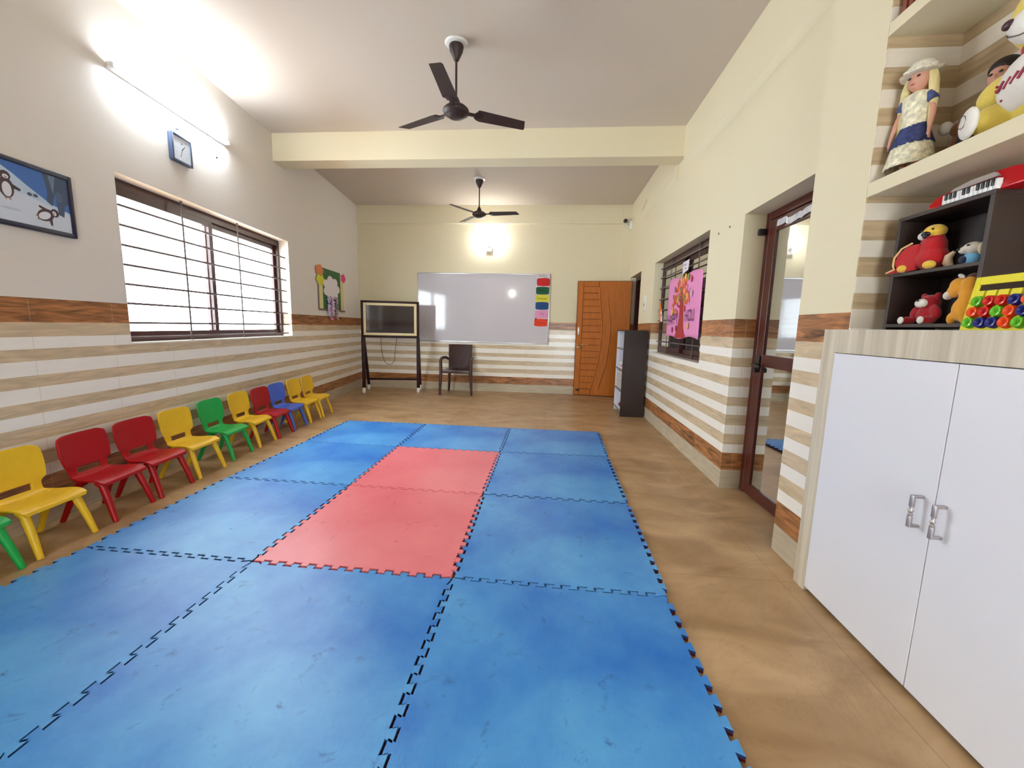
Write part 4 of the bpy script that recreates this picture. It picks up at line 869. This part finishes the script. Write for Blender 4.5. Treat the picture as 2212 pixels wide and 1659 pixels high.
def skirt(z0, z1, r0, r1, mat, nm):
    mb = MB(); rings = []
    for j in range(5):
        u = j/4; z = z0+(z1-z0)*u; r = r0+(r1-r0)*u
        rings.append([mb.bm.verts.new(((r+.004*u*math.sin(k*PI/2.5*2))*.85*math.cos(2*PI*k/40), (r+.004*u*math.sin(k*PI/2.5*2))*math.sin(2*PI*k/40), z)) for k in range(40)])
    for a, b in zip(rings, rings[1:]):
        for k in range(40): mb.bm.faces.new((a[k], a[(k+1) % 40], b[(k+1) % 40], b[k]))
    mb.build(nm, mat, t, smooth=80, mods=[('SOLIDIFY', dict(thickness=.002))])
skirt(.18, .105, .042, .066, M('navy_floral', (48, 58, 104), .8, noise_amt=.45, scale=60), 'skirt_band'); skirt(.108, .03, .064, .078, FL, 'skirt_hem')
# yellow teddy
t = thing('plush_teddy', 'large yellow teddy with white belly, muzzle and foot pads on niche shelf', 'soft toy', (3.86, .655, ZS))
mb = MB(); mb.ell((0, 0, .10), (.085, .10, .10)); mb.ell((0, 0, .19), (.06, .075, .06)); mb.ell((0, .03, .325), (.09, .085, .10)); mb.ell((.01, 0, .24), (.05, .06, .05))
for s in (-1, 1):
    mb.ell((-.03, s*.115, .155), (.035, .065, .042), (s*-.35, 0, .2*s)); mb.ell((.0, .03+s*.072, .42), (.02, .03, .03)); mb.ell((-.045, s*.085, .055), (.075, .05, .05), (0, 0, -s*.3))
mb.build('body', plush('lemon', (228, 204, 96)), t, mods=REM(.006))
mb = MB(); mb.ell((-.055, .01, .13), (.045, .08, .085)); mb.build('belly', plush('white', (232, 222, 212)), t)
mb = MB(); mb.ell((-.08, -.004, .275), (.052, .055, .048)); mb.build('muzzle', plush('white', (232, 222, 212)), t)
mb = MB(); mb.ell((-.126, .022, .285), (.011, .017, .013)); mb.build('nose', M('nose_brown', (62, 30, 40), .4), t)
mb = MB(); mb.tube([(-.117, .032, .262), (-.129, .014, .246), (-.125, -.014, .236), (-.11, -.042, .24)], .0018, 6); mb.build('mouth', M('thread_grey', (90, 76, 72), .7), t)
for s in (-1, 1):
    mb = MB(); mb.ell((-.117, s*.108, .055), (.016, .042, .048), (0, 0, -s*.3)); mb.build('foot_pad', plush('white', (232, 222, 212)), t)
    mb = MB(); mb.tube([(-.1345, s*.112+.013*math.cos(q), .060+.02*math.sin(q)) for q in [k*.6 for k in range(11)]], .0012, 5); mb.build('pad_stitch', M('thread_grey', (90, 76, 72), .7), t)
TXR = M('red_stitch', (150, 40, 60), .7)
for k, (y, z) in enumerate(((.048, .15), (.028, .152), (.008, .156), (-.012, .16))):
    mb = MB(); mb.box(-.0025, .0025, -.0035, .0035, -.016, .016, .001, Matrix.Translation((-.0965-.0012*k, y, z-.02)) @ Matrix.Rotation(.6, 4, 'X')); mb.build('stitched_line', TXR, t)
for y, z in ((.066, .14), (.066, .128), (.045, .09)):
    mb = MB(); mb.ell((-.0895, y, z), (.0035, .0035, .0035)); mb.build('stitched_dot', TXR, t)
mb = MB(); mb.tube([(.06*math.cos(a), .066*math.sin(a), .232) for a in [2*PI*k/20 for k in range(21)]], .012, 10); mb.build('collar', plush('red', (178, 8, 18)), t)
# dark haired doll
t = thing('dark_haired_doll', 'black-haired doll in dark clothes half hidden behind the yellow teddy', 'doll', (3.93, .885, ZS+.001), .3)
mb = MB(); mb.ell((0, 0, .26), (.036, .036, .045)); mb.tube([(0, 0, .2), (0, 0, .24)], .014, 10); mb.ell((-.036, 0, .253), (.006, .006, .006)); mb.build('head', SK, t, mods=REM(.003))
mb = MB(); mb.ell((.006, 0, .283), (.038, .042, .036)); mb.build('hair', M('black_hair', (34, 26, 22), .5), t)
mb = MB(); mb.ell((-.0345, .013, .262), (.003, .006, .004)); mb.ell((-.0345, -.013, .262), (.003, .006, .004)); mb.build('eyes', BLACK, t)
mb = MB(); mb.ell((0, 0, .14), (.035, .045, .06)); mb.ell((-.03, .055, .055), (.03, .03, .055)); mb.ell((0, 0, .06), (.045, .06, .055)); mb.build('dress', M('black_cloth', (30, 26, 26), .9), t, mods=REM(.005))
# brown toy with white ball
t = thing('brown_plush', 'brown plush toy with a white pompom between the two dolls', 'soft toy', (3.94, 1.015, ZS+.0), 0)
mb = MB(); mb.ell((0, -.01, .15), (.035, .05, .03)); mb.ell((0, 0, .07), (.035, .035, .07)); mb.build('body', plush('rust', (134, 76, 34)), t, mods=REM(.004))
mb = MB(); mb.ell((-.03, .035, .165), (.022, .02, .024)); mb.build('pompom', plush('white', (226, 220, 212)), t)
mb = MB(); mb.ell((-.03, .04, .02), (.03, .03, .02)); mb.build('foot', plush('grey', (150, 142, 130)), t)
# slatted box at top
t = thing('slatted_basket', 'reddish brown slatted basket on the highest niche shelf, cut off by the photo edge', 'basket', (3.745, .86, 2.447))
RW = M('red_wood', (140, 70, 48), .5, noise_amt=.2, scale=20)
mb = MB()
for k in range(9): mb.box(0, .01, .005+k*.03, .022+k*.03, .01, .2)
for k in range(6): mb.box(.01+k*.034, .03+k*.034, .262, .272, .01, .2); mb.box(.01+k*.034, .03+k*.034, .0, .01, .01, .2)
mb.box(0, .215, 0, .272, 0, .012); mb.box(-.003, .012, 0, .272, .19, .205); mb.box(0, .215, .262, .275, .19, .205); mb.box(.205, .215, 0, .272, .01, .2); mb.build('basket_body', RW, t, smooth=0)
